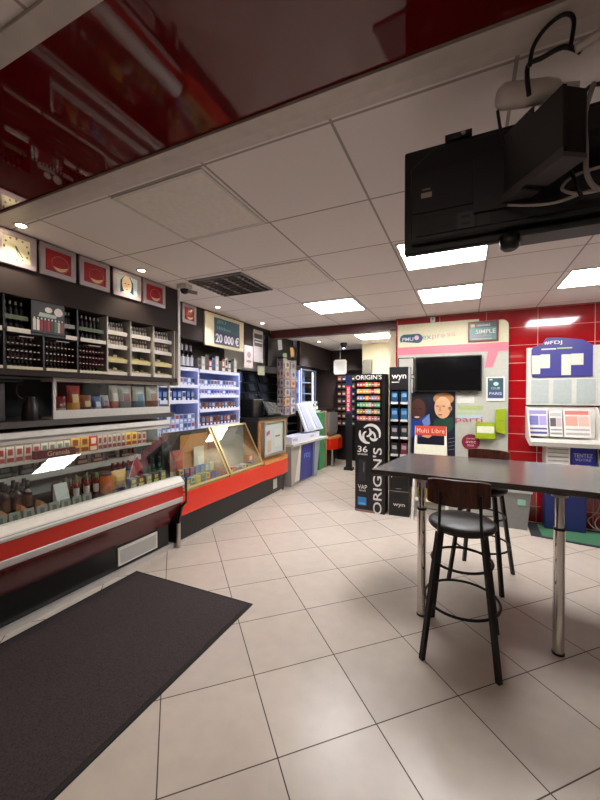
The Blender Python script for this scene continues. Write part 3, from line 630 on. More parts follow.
MB().box(-3.0495, -3.0465, 4.60, 4.84, 2.02, 2.36, M('#cdbfc0', .5)).disc('x', 4.73, 2.22, .05, .05, -3.0465, -3.0455, M('#a8868c', .5)).disc('x', 4.73, 2.12, .07, .02, -3.0465, -3.0455, M('#8c7c80', .5)).build('leaflet', None, label='white leaflet with faint drawings hanging below the prize sign corner', category='leaflet')

# second counter body
t = thing('sales_counter', 'long black counter with a bright red fascia band and rounded far end', 'counter', (-3.0, 4.0, 0))
out = [(-3.0, 2.95), (-2.785, 2.95), (-2.785, 5.25), (-2.80, 5.42), (-2.86, 5.52), (-3.0, 5.54)]
MB().prism(out, 'z', 0, .318, m_black).build('plinth', t)
out2 = [(-3.3, 2.91), (-2.72, 2.91), (-2.72, 4.62), (-2.70, 4.85), (-2.685, 5.18), (-2.70, 5.38), (-2.76, 5.50), (-2.87, 5.56), (-3.3, 5.57)]
MB().prism(out2, 'z', .32, .555, m_red).build('red_fascia', t, bevel=.008)
MB().prism([(-3.3, 4.63), (-2.705, 4.63), (-2.70, 4.85), (-2.69, 5.18), (-2.705, 5.38), (-2.765, 5.49), (-2.87, 5.55), (-3.3, 5.56)], 'z', .556, .60, m_wood).build('rounded_ledge', t, label='beech ledge')
MB().box(-3.3, -2.80, 4.63, 5.50, .601, 1.21, m_wood).build('desk_panel', t, label='beech desk front')
for z in (.8, 1.0): pass
MB().prism([(-3.35, 4.61), (-2.79, 4.61), (-2.76, 5.52), (-3.35, 5.55)], 'z', 1.212, 1.25, m_black).build('worktop', t, label='black worktop')
MB().box(-3.3, -2.83, 4.612, 4.629, .601, 1.21, m_black).build('black_cabinet', t)
MB().box(-3.12, -3.08, 2.95, 4.2, .0, 1.05, m_black).build('rear_panel', t) if False else None
MB().box(-2.784, -2.779, 5.02, 5.14, .10, .25, m_ltgrey).build('notice_plate', t, label='pale notice plate')
# two sloped wooden display boxes
def slope_case(y0, y1, label, glassy, name='sloped_display_case'):
    t = thing(name, label, 'display case', (-2.95, (y0+y1)/2, .556), 0, None)
    zb, zt, xf, xb = .5565, 1.175, -2.725, -3.045
    side = [(xf, zb), (xf, zb+.02), (xb, zt), (xb-.02, zt), (xb-.02, zb)]
    if glassy: MB().prism(side, 'y', y0, y0+.016, m_wood).build('side_panel', t)
    else: MB().prism(side, 'y', y0, y0+.006, m_glass2).build('glass_end', t); MB().box(xb-.008, xb+.006, y0+.28, y1-.017, zb+.011, 1.12, m_wood).build('inner_board', t, label='beech inner board')
    MB().prism(side, 'y', y1-.016, y1, m_wood).build('side_panel', t)
    MB().box(xb-.02, xf, y0+.017, y1-.017, zb, zb+.01, m_wood).build('base_board', t)
    MB().box(xb-.019, xb-.009, y0+.017, y1-.017, zb+.011, zt, M('#3c3632', .5) if not glassy else M('#8a8680', .5)).build('back_board', t)
    d = Vector((xb-xf, 0, zt-zb-.02)); n = Vector((d.z, 0, -d.x)).normalized()
    if n.x < 0: n = -n
    P = lambda s_, y, o: Vector((xf, y, zb+.022)) + d*s_ + n*o
    fr = MB(); br = M('#b09a6c', .3, metal=.5)
    for a, b_, c, e in ((0, 1, y0, y0+.035 if glassy else y0+.008), (0, 1, y1-.03, y1), (0, .04, y0+.035, y1-.03), (.96, 1, y0+.035, y1-.03))[0 if glassy else 1:4 if glassy else 3]:
        fr.pane(P(a, c, .018), P(a, e, .018), P(b_, e, .018), P(b_, c, .018), .014, br)
    fr.build('lid_frame', t, label='brass coloured frame')
    MB().pane(P(.041, y0+.036 if glassy else y0, .012), P(.041, y1-.031, .012), P(.96, y1-.031, .012), P(.96, y0+.036 if glassy else y0, .012), .005, m_glass).build('lid_glass', t)
    return t
slope_case(2.96, 3.76, 'sloped wooden display box full of sweets, nearest the glass case', False)
slope_case(3.79, 4.60, 'sloped wooden display box with a mirrored glass lid beside the beech desk', True)
# sweets in the first
cols = ['#3c6aa8', '#c7a83a', '#8a9a9c', '#2f4a86', '#c0beb0', '#a83a34', '#d0c060', '#50607c', '#7a8c54']
nm = ['blue', 'yellow', 'grey', 'navy', 'cream', 'red', 'pale yellow', 'slate', 'olive']
for j in range(2):
    for i in range(8):
        q = (i*2+j*5) % 9
        if j and i: put('sx%d' % ((q+3) % 9), carton(.07, .045, .085, cols[(q+3) % 9], cols[(q+5) % 9]), (-2.925, 3.03+i*.088, .668), 'sweets_box', nm[(q+3) % 9] + ' sweets box stacked in the second row of the sweets display, ' + ORD[i] + ' from left', 'sweets box', 'sweets boxes in the sloped display')
        put('sw%d' % q, carton(.075, .05, .10, cols[q], cols[(q+4) % 9]), (-2.84-.085*j, 3.03+i*.088, .567), 'sweets_box', nm[q] + ' sweets box, %s row of the sweets display, %s from left' % (('front', 'second')[j], ORD[i]), 'sweets box', 'sweets boxes in the sloped display')
for i, (y, c1, c2, c3, wd, hh, lb) in enumerate(((3.15, '#b86a5a', '#d8c0a0', '#a03a3a', .23, .40, 'large pink sweets bag at the left of the sweets display'), (3.52, '#c8bca0', '#b82c1c', '#d8d0c0', .19, .40, 'white and red sweets pouch at the back of the sweets display'))):
    bag(wd, hh, c1, c2, c3)().build('sweets_bag', None, label=lb, category='sweets bag').location = (-3.0, y, .70) if False else (-3.0, y, .567)
for i in range(6):
    q = (i*4+1) % 9
    put('cg%d' % q, carton(.09, .07, .05+.02*(i % 2), cols[q] if i % 3 else '#d8d0c0', '#8a3a30'), (-2.82-.02*(i % 2), 3.88+i*.115, .567), 'small_box', ['cream', 'red striped', 'pale', 'white', 'patterned', 'light'][i] + ' low box in the mirrored display, ' + ORD[i] + ' from the left', 'box', 'low boxes in the second sloped display')
put('orbox', carton(.11, .06, .16, '#c8501e', '#e0d0b0'), (-2.88, 4.46, .567), 'small_box', 'orange box leaning at the far end of the second sloped display', 'box', None)
bpy.data.objects[PROTO['orbox'].name].location = (-2.90, 4.50, .567)

# newspaper bin on the desk front
t = thing('newspaper_rack', 'silver edged clear rack of newspapers on the beech desk front', 'newspaper rack', (-2.74, 5.0, .64))
MB().prism([(4.68, .66), (5.28, .66), (5.34, .70), (5.34, 1.19), (4.66, 1.19), (4.66, .70)], 'x', -2.795, -2.775, m_steel).build('backplate', t, bevel=.006)
f = MB()
for a in ((4.66, 4.685, .66, 1.19), (5.315, 5.34, .66, 1.19), (4.685, 5.315, .66, .685), (4.685, 5.315, 1.17, 1.19)): f.box(-2.774, -2.73, *a, m_steel)
f.build('frame', t)
MB().box(-2.735, -2.731, 4.686, 5.314, .69, 1.165, m_glass2).build('clear_front', t)
p = MB().box(-2.772, -2.755, 4.71, 5.29, .69, 1.14, M('#c9c6cc', .5)).build('newspaper', None, label='folded newspaper with pink logo in the silver rack', category='newspaper')
q_ = MB().prism([(4.76, .97), (4.86, 1.0), (4.86, 1.06), (4.76, 1.03)], 'x', -2.7545, -2.753, M('#b02860', .4)).box(-2.7545, -2.753, 5.0, 5.24, .78, 1.06, m_white).box(-2.753, -2.752, 5.04, 5.2, .93, .96, M('#8a5a9a', .4)).box(-2.7545, -2.753, 4.78, 4.90, .72, .9, M('#c9a48a', .4))
o = q_.build('front_page_print', p, world=True)
# till
t = thing('cash_register', 'black touchscreen cash register on the worktop', 'cash register', (-3.0, 4.75, 1.251))
MB().box(-3.25, -3.0, 4.78, 5.1, 1.251, 1.54, m_dark).build('printer_body', t, bevel=.02)
MB().box(-3.1, -2.96, 5.14, 5.30, 1.251, 1.275, m_dark).cyl((-3.03, 5.22, 1.27), (-3.03, 5.2, 1.38), .02, m_dark).build('screen_foot', t)
MB().pane((-2.87, 5.02, 1.29), (-2.83, 5.40, 1.27), (-2.95, 5.42, 1.47), (-2.99, 5.04, 1.50), .025, m_dark).build('screen_case', t)
MB().pane((-2.869, 5.045, 1.308), (-2.836, 5.38, 1.29), (-2.945, 5.40, 1.46), (-2.979, 5.065, 1.488), .003, M('#4a5052', .12, coat=1)).build('touchscreen', t).location.x += .006
MB().tube([(-3.1, 4.9, 1.54), (-3.08, 4.98, 1.60), (-3.08, 5.1, 1.58), (-3.02, 5.2, 1.46)], .012, m_dark).build('cable', t)
# dark magazine shelving behind the till
t = thing('magazine_shelving', 'dark shelving with blue-grey magazines on the wall behind the till', 'shelving', (-3.9, 5.6, 0))
MB().box(-4.2, -4.18, 4.75, 8.2, .4, 2.1, M('#1f2228', .5)).build('back_panel', t)
for k in range(8): MB().box(-4.179, -3.86, 4.75, 8.2, .70+k*.19, .715+k*.19, M('#54585e', .35)).build('shelf', t)
for y in (4.73, 8.2): MB().box(-4.2, -3.86, y, y+.02, 0, 2.1, m_black).build('side_panel', t)
for k in range(8):
    for j in range(4):
        q = (k+j*3) % 4
        put('mag%d' % q, (lambda q=q: MB().prism([(-.05, 0), (-.03, 0), (-.09, .165), (-.11, .165)], 'y', -.24, .24, M(('#20242e', '#2c3a58', '#3a3e44', '#1c1e24')[q], .4)).prism([(-.0305, .02), (-.0295, .02), (-.0795, .155), (-.0805, .155)], 'y', -.1, .1, M('#5c6474', .4))), (-3.87, 5.05+j*.52, .716+k*.19), 'magazine', 'dark magazine on the %s lowest shelf behind the till, %s from the left' % (ORD[k], ORD[j]), 'magazine', 'dark magazines behind the till') if j < 4 and k < 7 else None
for a, lb in ((0, 'blue folded poster hanging in front of the dark magazine shelves'),):
    MB().prism([(4.55, 1.62), (4.80, 1.58), (4.83, 1.98), (4.58, 1.92)], 'x', -3.25, -3.247, M('#2c4488', .4)).prism([(4.58, 1.74), (4.82, 1.82), (4.82, 1.83), (4.58, 1.752)], 'x', -3.247, -3.2462, m_white).build('hanging_poster', None, label=lb, category='poster')
t = thing('notice_card', 'pale green card hanging on a thread above the till', 'card', (-3.08, 5.15, 1.93))
MB().box(-3.081, -3.079, 5.04, 5.26, 1.93, 2.08, M('#a8aa90', .5)).build('card', t)
MB().cyl((-3.08, 5.15, 2.08), (-3.08, 5.15, 2.6095), .002, m_grey, n=6).build('thread', t)

# card carousel
t = thing('card_carousel', 'tall wire carousel of greeting cards beside the till', 'card stand', (-3.09, 6.10, .741))
MB().cyl((-3.09, 6.10, .741), (-3.09, 6.10, 2.30), .012, m_steel).build('pole', t)
MB().lathe((-3.09, 6.10, .741), [(.07, 0), (.07, .02), (.02, .04)], m_dark).build('base', t)
f = MB()
for y in (5.85, 6.37):
    for x in (-3.15, -3.03): f.cyl((x, y, 1.2), (x, y, 2.28), .006, m_steel, n=8)
for k in range(7):
    z = 1.22+k*.17
    f.box(-3.15, -3.03, 5.845, 5.855, z, z+.02, m_steel).box(-3.036, -3.026, 5.85, 6.37, z, z+.02, m_steel)
f.box(-3.155, -3.025, 5.85, 6.37, 2.28, 2.295, m_dark)
f.build('wire_frame', t)
cpal = ['#b89a88', '#b0a8ae', '#8a7c88', '#c8b8b0', '#9c94a0', '#c49070', '#a8a4b4']
for k in range(6):
    for j in range(2):
        for s_ in range(2):
            q = (k*3+j+s_*2) % 7
            put('gc%d%d' % (q, s_), (lambda q=q, s_=s_: MB().box(-.028, .028, -.002, .002, 0, .14, M(cpal[q], .4)).disc('y', 0, .075, .02, .04, -.0028, -.0021, M('#6a5258', .5), 14) if s_ == 0 else MB().box(-.002, .002, -.10, .10, 0, .14, M(cpal[q], .4)).disc('x', .02, .07, .05, .04, .0021, .0028, M('#5c5666', .5), 14)),
                (-3.12+j*.060, 5.842, 1.2415+k*.17) if s_ == 0 else (-3.021, 5.985+j*.25, 1.2415+k*.17), 'greeting_card', 'greeting card, %s lowest tier, %s side of the carousel, %s' % (ORD[k], ('near', 'aisle')[s_], ('left', 'right')[j]), 'card', 'greeting cards on the carousel')

# lottery console
t = thing('lottery_console', 'blue, white and grey lottery console with sloping edges at the end of the counter', 'lottery console', (-2.9, 6.0, 0))
MB().prism([(5.60, 0), (6.66, 0), (6.85, .70), (5.59, .70)], 'x', -3.18, -2.75, m_grey).build('body', t)
MB().prism([(5.60, .0), (5.84, .12), (5.90, .70), (5.60, .70)], 'x', -2.749, -2.742, M('#a8a29c', .4)).build('grey_panel', t)
MB().prism([(5.72, .06), (5.92, .06), (6.0, .70), (5.93, .70)], 'x', -2.741, -2.736, m_white).build('white_stripe', t)
p = MB().prism([(5.92, .04), (6.50, .02), (6.56, .70), (6.0, .70)], 'x', -2.740, -2.734, m_blue).build('blue_panel', t)
MB().text('FDJ', (-2.732, 6.26, .45), YU, ZU, .11, M('#7a9ae0', .4), width=.28).build('logo', p)
MB().prism([(6.52, .0), (6.66, 0), (6.85, .70), (6.57, .70)], 'x', -2.749, -2.70, M('#8c96a6', .35)).build('right_panel', t)
MB().prism([(-3.19, 5.59), (-2.70, 5.59), (-2.67, 6.3), (-2.62, 7.12), (-2.81, 7.12), (-2.81, 6.95), (-3.19, 6.95)], 'z', .701, .74, m_ltgrey).build('top_board', t)
t = thing('ticket_box', 'white low lottery ticket box lying on the console', 'box', (-2.8, 5.9, .741))
MB().box(-2.99, -2.74, 5.62, 6.9, .741, .86, M('#d5d8ec', .4)).text('FDJ', (-2.738, 5.75, .80), YU, ZU, .05, m_blue, width=.16).text('FDJ', (-2.738, 6.5, .80), YU, ZU, .04, m_blue, width=.16).build('carton', t, bevel=0)
t = thing('slanted_sign_box', 'white slanted display tray rising above the lottery console', 'display tray', (-2.85, 6.7, .861))
MB().pane((-2.75, 6.28, .905), (-2.72, 7.08, .90), (-2.95, 6.92, 1.46), (-2.98, 6.33, 1.44), .04, M('#dfe4f6', .35)).build('tray', t)
MB().pane((-2.75, 6.34, .93), (-2.74, 6.60, .93), (-2.955, 6.57, 1.41), (-2.965, 6.38, 1.41), .01, M('#b8bed4', .3)).build('left_slot', t).location.x += .015
MB().pane((-2.735, 6.74, .93), (-2.725, 7.0, .93), (-2.935, 6.87, 1.41), (-2.95, 6.68, 1.41), .01, M('#b8bed4', .3)).build('right_slot', t).location.x += .015
MB().box(-2.95, -2.92, 6.4, 6.45, .861, 1.15, m_steel).box(-2.95, -2.92, 6.8, 6.85, .861, 1.15, m_steel).build('strut', t)

# ---- far passage
t = thing('green_booth', 'green and pale booth panel behind the lottery console', 'booth', (-2.95, 7.2, 0))
MB().box(-3.1, -2.83, 7.13, 7.45, 0, 1.22, M('#3f8a5c', .5)).build('green_panel', t)
MB().box(-3.1, -2.80, 7.46, 7.50, 0, 1.25, M('#a5785a', .5)).build('wood_edge', t)
MB().box(-3.1, -2.95, 6.96, 7.5, 1.221, 1.26, m_white).build('ledge', t)
t = thing('glass_screen', 'tall clear counter screen in white frame in the far passage', 'screen', (-3.0, 6.9, 1.3))
MB().box(-3.06, -3.03, 6.62, 6.66, 1.26, 2.14, blw).box(-3.06, -3.03, 7.4, 7.43, 1.2605, 2.14, M('#55585c', .4)).box(-3.06, -3.03, 6.66, 7.4, 2.11, 2.14, M('#55585c', .4)).box(-3.06, -3.03, 6.6, 7.43, 1.46, 1.47, blw).build('frame', t)
MB().box(-3.3, -3.07, 6.64, 7.42, 1.62, 1.635, blw).box(-3.3, -3.07, 6.64, 7.42, 1.86, 1.875, blw).box(-3.31, -3.3, 6.62, 7.43, 1.26, 2.13, M('#9aa6c8', .5)).build('shelf', t)
MB().box(-3.10, -3.075, 6.68, 6.70, 1.27, 2.10, m_led).box(-3.10, -3.075, 7.36, 7.38, 1.27, 2.10, m_led).build('led_strip', t, label='added glowing bluish strip')  # strips added to brighten the far showcase
MB().box(-3.05, -3.045, 6.661, 7.399, 1.471, 2.109, m_glass2).build('pane', t)
t = thing('sales_counter', 'far counter with red rounded ledge beyond the lottery console', 'counter', (-3.0, 8.0, 0))
MB().prism([(-3.3, 7.52), (-2.85, 7.52), (-2.80, 7.9), (-2.85, 8.2), (-3.3, 8.25)], 'z', 0, .38, m_black).build('plinth', t)
MB().prism([(-3.3, 7.52), (-2.72, 7.52), (-2.62, 7.75), (-2.62, 8.05), (-2.75, 8.25), (-3.3, 8.28)], 'z', .381, .62, m_red).build('red_fascia', t)
MB().prism([(-3.3, 7.52), (-2.74, 7.52), (-2.64, 7.75), (-2.64, 8.05), (-2.76, 8.24), (-3.3, 8.27)], 'z', .621, .66, m_wood).build('ledge', t)
MB().box(-3.3, -2.86, 7.54, 8.2, .661, 1.24, m_wood).build('desk_panel', t)
MB().box(-3.35, -2.80, 7.52, 8.24, 1.241, 1.29, m_black).build('worktop', t)
MB().cyl((-2.72, 7.62, 0), (-2.72, 7.62, .38), .03, m_steel).build('support_post', t)
MB().prism([(7.66, .70), (8.1, .70), (8.18, .78), (8.18, 1.2), (7.6, 1.2), (7.6, .78)], 'x', -2.855, -2.78, M('#a8a9ac', .3, metal=.5)).build('newspaper_rack', None, label='empty silver newspaper rack on the far counter', category='newspaper rack')
t = thing('magazine_shelving', 'dark display of coloured packets at the far end of the passage', 'shelving', (-2.5, 8.5, 0))
MB().box(-2.9, -2.06, 8.52, 8.58, .0, 2.15, m_black).build('back_panel', t)
for k in range(7): MB().box(-2.9, -2.06, 8.40, 8.519, .85+k*.18, .86+k*.18, m_dark).build('shelf', t)
fc = ['#8c5030', '#6a6230', '#5c2424', '#3c4c30', '#5a3038', '#34406a']
for k in range(7):
    for j in range(7):
        q = (k*2+j*5) % 6
        put('fp%d' % q, (lambda q=q: MB().box(-.045, .045, -.015, .015, 0, .13, M(fc[q], .4)).box(-.03, .03, -.0162, -.0151, .03, .07, M('#d8d0c0', .4))), (-2.82+j*.115, 8.44, .861+k*.18), 'packet', 'coloured packet on the %s lowest far passage shelf, %s from the left' % (ORD[k], ORD[j]), 'packet', 'packets on the far shelves')
MB().box(-2.62, -2.60, 7.9, 8.2, 1.65, 1.66, m_dark)
t = thing('hanging_sign', 'white rounded notice board hanging in the far passage', 'sign', (-2.55, 7.6, 1.75))
MB().prism([(-2.57, 2.07), (-2.54, 2.04), (-2.32, 2.04), (-2.29, 2.07), (-2.29, 2.32), (-2.32, 2.35), (-2.54, 2.35), (-2.57, 2.32)], 'y', 7.30, 7.32, m_white).build('board', t)
MB().box(-2.53, -2.33, 7.295, 7.2995, 2.11, 2.31, M('#c9c8c4', .5)).build('print', t)
MB().cyl((-2.43, 7.31, 2.351), (-2.43, 7.31, 2.69), .004, m_steel).build('hanging_rod', t)
t = thing('banner_stand', 'narrow red and navy roll-up banner in the far passage', 'banner', (-2.265, 7.41, 0))
MB().box(-2.33, -2.20, 7.40, 7.43, 1.2, 2.0, M('#232552', .4)).box(-2.33, -2.20, 7.40, 7.43, .06, 1.2, m_dark).box(-2.32, -2.23, 7.397, 7.3995, 1.25, 1.80, M('#c02420', .4)).text('PRESSE', (-2.275, 7.3955, 1.52), (0, 0, 1), (-1, 0, 0), .05, m_white, width=.5).build('banner', t)
MB().box(-2.36, -2.17, 7.35, 7.48, 0, .06, m_dark).build('base', t)
t = thing('lit_bottle_shelf', 'pale stand with green bottles on the booth ledge', 'stand', (-2.9, 7.1, 1.3))
for i in range(5):
    put('fb%d' % (i % 2), (lambda i=i: bottle('e', .2, .03, M(('#3a6a4a', '#c0c4d8')[i % 2], .2), m_white, m_white)), (-2.99, 7.0+i*.09, 1.2605), 'drink_bottle', ('green', 'pale')[i % 2] + ' bottle on the ledge of the far booth, ' + ORD[i] + ' from the left', 'bottle', 'bottles on the booth ledge')
bpy.data.objects.remove(t)
# sticky notes on the black fascia by the beam
for i, (y, z, c, lb) in enumerate(((5.75, 2.5, '#c0c4d4', 'white'), (6.25, 2.42, '#c8a468', 'orange'), (5.95, 2.28, '#a8b498', 'pale green'))):
    MB().prism([(y-.06, z-.1), (y+.09, z-.07), (y+.06, z+.1), (y-.09, z+.08)], 'x', -3.048, -3.045, M(c, .6)).build('paper_note', None, label=lb + ' paper note stuck on the black fascia past the beam', category='note')
MB().box(-1.62, -1.45, 7.5, 7.63, 2.05, 2.3, M('#7d7a70', .5)).box(-1.60, -1.47, 7.44, 7.5, 1.9, 2.1, M('#6d6a62', .5)).build('wall_speaker', None, label='small grey box speaker on the cream wall above the vape stand', category='speaker') if False else None
t = thing('wall_speaker', 'small grey tilted speaker on the cream wall above the vape stand', 'speaker', (-1.9, 7.55, 2.15))
MB().prism([(7.48, 2.05), (7.58, 2.08), (7.58, 2.36), (7.42, 2.30)], 'x', -1.99, -1.80, M('#8a867a', .5)).build('cabinet', t, bevel=.01)
MB().box(-1.93, -1.86, 7.58, 7.639, 2.15, 2.25, m_dark).build('bracket', t)

# ================================================================= BACK WALL : betting panel etc
PY = 5.30
t = thing('betting_corner_panel', 'large cream, pink and grey betting corner wall panel with a rounded top corner', 'wall panel', (-.2, 5.325, 0))
rc = [(.49-.08+.08*math.cos(a), 2.57-.08+.08*math.sin(a)) for a in [i*PI/16 for i in range(9)]]
MB().prism([(-.892, .02), (.49, .02)] + rc + [(-.892, 2.57)], 'y', PY, 5.348, M('#aaa89c', .5)).build('board', t)
p = MB().prism([(-.892, 2.28), (.49, 2.28)] + rc + [(.15, 2.57), (.15, 2.60), (-.892, 2.60)], 'y', PY-.004, PY-.0005, M('#cfc6a4', .5))
p.prism([(-.892, 2.17), (.255, 2.17), (.22, 1.96), (.31, 1.96), (.38, 2.17), (.488, 2.17), (.488, 2.279), (-.892, 2.279)], 'y', PY-.004, PY-.0005, M('#d8707e', .45))
p.box(-.60, .14, PY-.002, PY-.0005, 1.34, 1.40, M('#a8b08c', .5)).box(-.1, .2, PY-.003, PY-.0021, 1.41, 1.46, M('#9aa86c', .5)).box(-.1, .2, PY-.003, PY-.0021, 1.28, 1.34, M('#a0b4b8', .5))
p.build('printed_bands', t)
p = MB().prism([(-.86+.0, 2.36)] + [(-.62+.065*math.cos(a), 2.395+.065*math.sin(a)) for a in [(-PI/2)+i*PI/10 for i in range(11)]] + [(-.80+.065*math.cos(a), 2.395+.065*math.sin(a)) for a in [(PI/2)+i*PI/10 for i in range(11)]][:-1], 'y', PY-.007, PY-.0045, M('#2c4a66', .4))
p.text('PMU', (-.755, 2.39, PY) if False else (-.755, PY-.0075, 2.39), XU, ZU, .05, m_white, width=.15).disc('y', -.635, 2.405, .032, .032, PY-.0078, PY-.0071, M('#d8b0b8', .4), 18)
p.build('logo_badge', t, label='dark blue oval badge')
MB().text('ex', (-.50, PY-.006, 2.40), XU, ZU, .055, M('#8a8c90', .4), width=.12).text('pre', (-.345, PY-.006, 2.395), XU, ZU, .075, M('#b89890', .4), width=.17).text('ss', (-.19, PY-.006, 2.42), XU, ZU, .05, M('#d09a94', .4), width=.11).build('logo_lettering', t)
p = MB().text('parti', (.035, PY-.005, 1.265), XU, ZU, .095, M('#b05a64', .4), width=.33).build('lettering', t)
p = MB().disc('y', .06, .975, .11, .105, PY-.006, PY-.0005, M('#7a1c34', .4))
p.text('pariez', (.06, PY-.0065, 1.02), XU, ZU, .03, M('#d8a8b0', .4), width=.1).text('avec', (.06, PY-.0065, .975), XU, ZU, .03, M('#d8a8b0', .4), width=.12).text('nous', (.06, PY-.0065, .93), XU, ZU, .025, M('#d8a8b0', .4), width=.08)
p.build('round_badge', t, label='maroon round badge')
MB().box(-.11, .10, PY-.006, PY-.0032, 1.49, 1.60, M('#c4c2b8', .4)).build('white_notice', t)
# left grey frames
for z0, z1, lb in ((1.88, 2.13, 'upper'), (1.62, 1.84, 'lower')):
    t = thing('framed_notice', '%s of two grey document frames left of the wall television' % lb, 'notice', (-.78, 5.29, z0))
    MB().box(-.885, -.665, 5.285, 5.295, z0, z1, m_dark).build('frame', t)
    MB().box(-.872, -.678, 5.2835, 5.2848, z0+.013, z1-.013, M('#aaa59c', .5)).build('sheet', t)
# wall tv
t = thing('wall_television', 'flat black television on the betting panel', 'television', (-.225, 5.27, 1.64))
MB().box(-.645, .185, 5.225, 5.27, 1.648, 2.125, m_dark).build('bezel', t, bevel=.006)
MB().box(-.632, .172, 5.2225, 5.2248, 1.665, 2.11, M('#050507', .12, noise=0, coat=.4)).build('screen', t)
MB().box(-.35, -.10, 5.271, 5.299, 1.8, 2.0, m_dark).build('wall_bracket', t)
MB().tube([(-.1, 5.26, 1.65), (0, 5.25, 1.615), (.08, 5.26, 1.65)], .004, m_dark).build('cable', t)
# couple poster
t = thing('portrait_poster', 'dark poster of two young people under the wall television', 'poster', (-.43, 5.285, .1))
Q = 5.288
p = MB().box(-.735, -.13, Q, 5.296, .10, 1.645, M('#181a2c', .35)).build('sheet', t)
a = MB(); sk1, sk2 = M('#4a261c', .5), M('#d3a078', .5)
def pl(pts, d, m): a.prism(pts, 'y', Q-.0006*(d+1), Q-.0006*d-.0001, m)
def ell(cx, cz, rx, rz, d, m, n=28): a.disc('y', cx, cz, rx, rz, Q-.0006*(d+1), Q-.0006*d-.0001, m, n)
ell(-.60, 1.50, .125, .12, 0, M('#0e0a0c', .6)); ell(-.61, 1.40, .10, .15, 1, sk1)
pl([(-.735, 1.30), (-.62, 1.24), (-.47, 1.34), (-.44, 1.22), (-.50, 1.02), (-.735, 1.0)], 2, M('#1e3a8c', .5)); pl([(-.56, 1.24), (-.46, 1.34), (-.45, 1.2), (-.52, 1.13)], 3, M('#6a86b8', .5))
for x in (-.665, -.585): ell(x, 1.41, .02, .008, 2, M('#120a0a', .5), 12)
pl([(-.64, 1.41), (-.615, 1.40), (-.60, 1.335), (-.65, 1.335)], 2, M('#45231a', .5)); ell(-.625, 1.29, .035, .012, 3, M('#c9a8a0', .5), 14)
ell(-.28, 1.55, .13, .085, 0, M('#a87444', .6)); ell(-.29, 1.43, .105, .15, 1, sk2); ell(-.19, 1.42, .02, .035, 1, sk2, 14)
for x in (-.355, -.275): ell(x, 1.45, .02, .007, 2, M('#4a3024', .5), 12)
pl([(-.33, 1.45), (-.31, 1.44), (-.305, 1.375), (-.345, 1.375)], 2, M('#bd8862', .5)); ell(-.32, 1.33, .03, .01, 2, M('#a85a50', .5), 14)
pl([(-.40, 1.26), (-.16, 1.30), (-.14, 1.18), (-.25, 1.05), (-.42, 1.05)], 2, M('#123c2c', .5)); ell(-.31, 1.13, .012, .012, 3, m_white, 12)
pl([(-.50, 1.10), (-.40, 1.06), (-.47, 1.0), (-.56, 1.02)], 3, sk2)
pl([(-.735, .10), (-.13, .10), (-.13, .30), (-.735, .30)], 0, M('#b8a42c', .5)); pl([(-.735, .30), (-.13, .30), (-.13, .62), (-.735, .62)], 0, M('#2a1c48', .5))
for k in range(4): pl([(-.22, .85+k*.05), (-.14, .87+k*.05), (-.14, .873+k*.05), (-.22, .853+k*.05)], 1, m_ltgrey)
a.build('portraits', p)
# small signs on the panel
t = thing('framed_sign', 'red framed teal sign at the top right of the betting panel', 'sign', (.2, 5.28, 2.3))
MB().box(.02, .375, 5.275, 5.293, 2.30, 2.565, M('#6a2c2c', .4)).build('frame', t, bevel=.004)
p = MB().box(.04, .35, 5.272, 5.2749, 2.32, 2.545, M('#5f8480', .3)).box(.04, .35, 5.271, 5.2719, 2.48, 2.545, M('#4c5458', .35)).box(.05, .10, 5.270, 5.2709, 2.49, 2.53, M('#c8b06a', .4)).text('GAGNEZ', (.2, 5.27, 2.51), XU, ZU, .025, m_white, width=.16).text('SIMPLE', (.225, 5.271, 2.43), XU, ZU, .055, m_white, width=.23).text('COUPLE', (.19, 5.271, 2.375), XU, ZU, .025, M('#c87a84', .4), width=.2).box(.06, .30, 5.27, 5.2719, 2.33, 2.34, m_ltgrey)
p.build('print', t)
t = thing('small_poster', 'white bordered dark teal poster right of the wall television', 'poster', (.345, 5.29, 1.53))
MB().box(.238, .452, 5.288, 5.298, 1.525, 1.835, M('#ccd0c8', .4)).build('border', t)
p = MB().box(.256, .434, 5.286, 5.2879, 1.56, 1.82, M('#2f4c52', .4)).box(.256, .434, 5.2852, 5.2859, 1.56, 1.66, M('#3c4668', .4)).disc('y', .35, 1.745, .03, .025, 5.285, 5.2859, M('#b0c8cc', .4), 18).box(.275, .31, 5.2848, 5.2851, 1.79, 1.81, m_ltgrey)
p.text('CLUB', (.345, 5.2848, 1.69), XU, ZU, .03, M('#a8b8c8', .4), width=.1).text('PARIS', (.345, 5.2845, 1.62), XU, ZU, .035, M('#c0c8d8', .4), width=.14); p.build('print', t)
lime = M('#8a9c14', .4)
t = thing('leaflet_holder', 'lime green holder with white leaflets on the betting panel', 'leaflet holder', (.23, 5.27, 1.04))
MB().box(.115, .345, 5.22, 5.298, 1.035, 1.05, lime).box(.115, .122, 5.22, 5.298, 1.051, 1.23, lime).box(.338, .345, 5.22, 5.298, 1.051, 1.23, lime).box(.122, .338, 5.22, 5.226, 1.051, 1.11, lime).box(.122, .338, 5.29, 5.298, 1.051, 1.24, lime).build('holder', t)
MB().box(.128, .332, 5.228, 5.288, 1.051, 1.19, M('#cfccb8', .5)).build('leaflet_stack', None, label='stack of white leaflets in the lower lime holder', category='leaflets')
MB().prism([(.345, 1.13), (.458, 1.10), (.462, 1.43), (.35, 1.415)], 'y', 5.24, 5.298, lime).box(.37, .44, 5.236, 5.2399, 1.27, 1.28, M('#7d8c18', .4)).build('leaflet_holder', None, label='tall plain lime green holder at the right rim of the betting panel', category='leaflet holder')
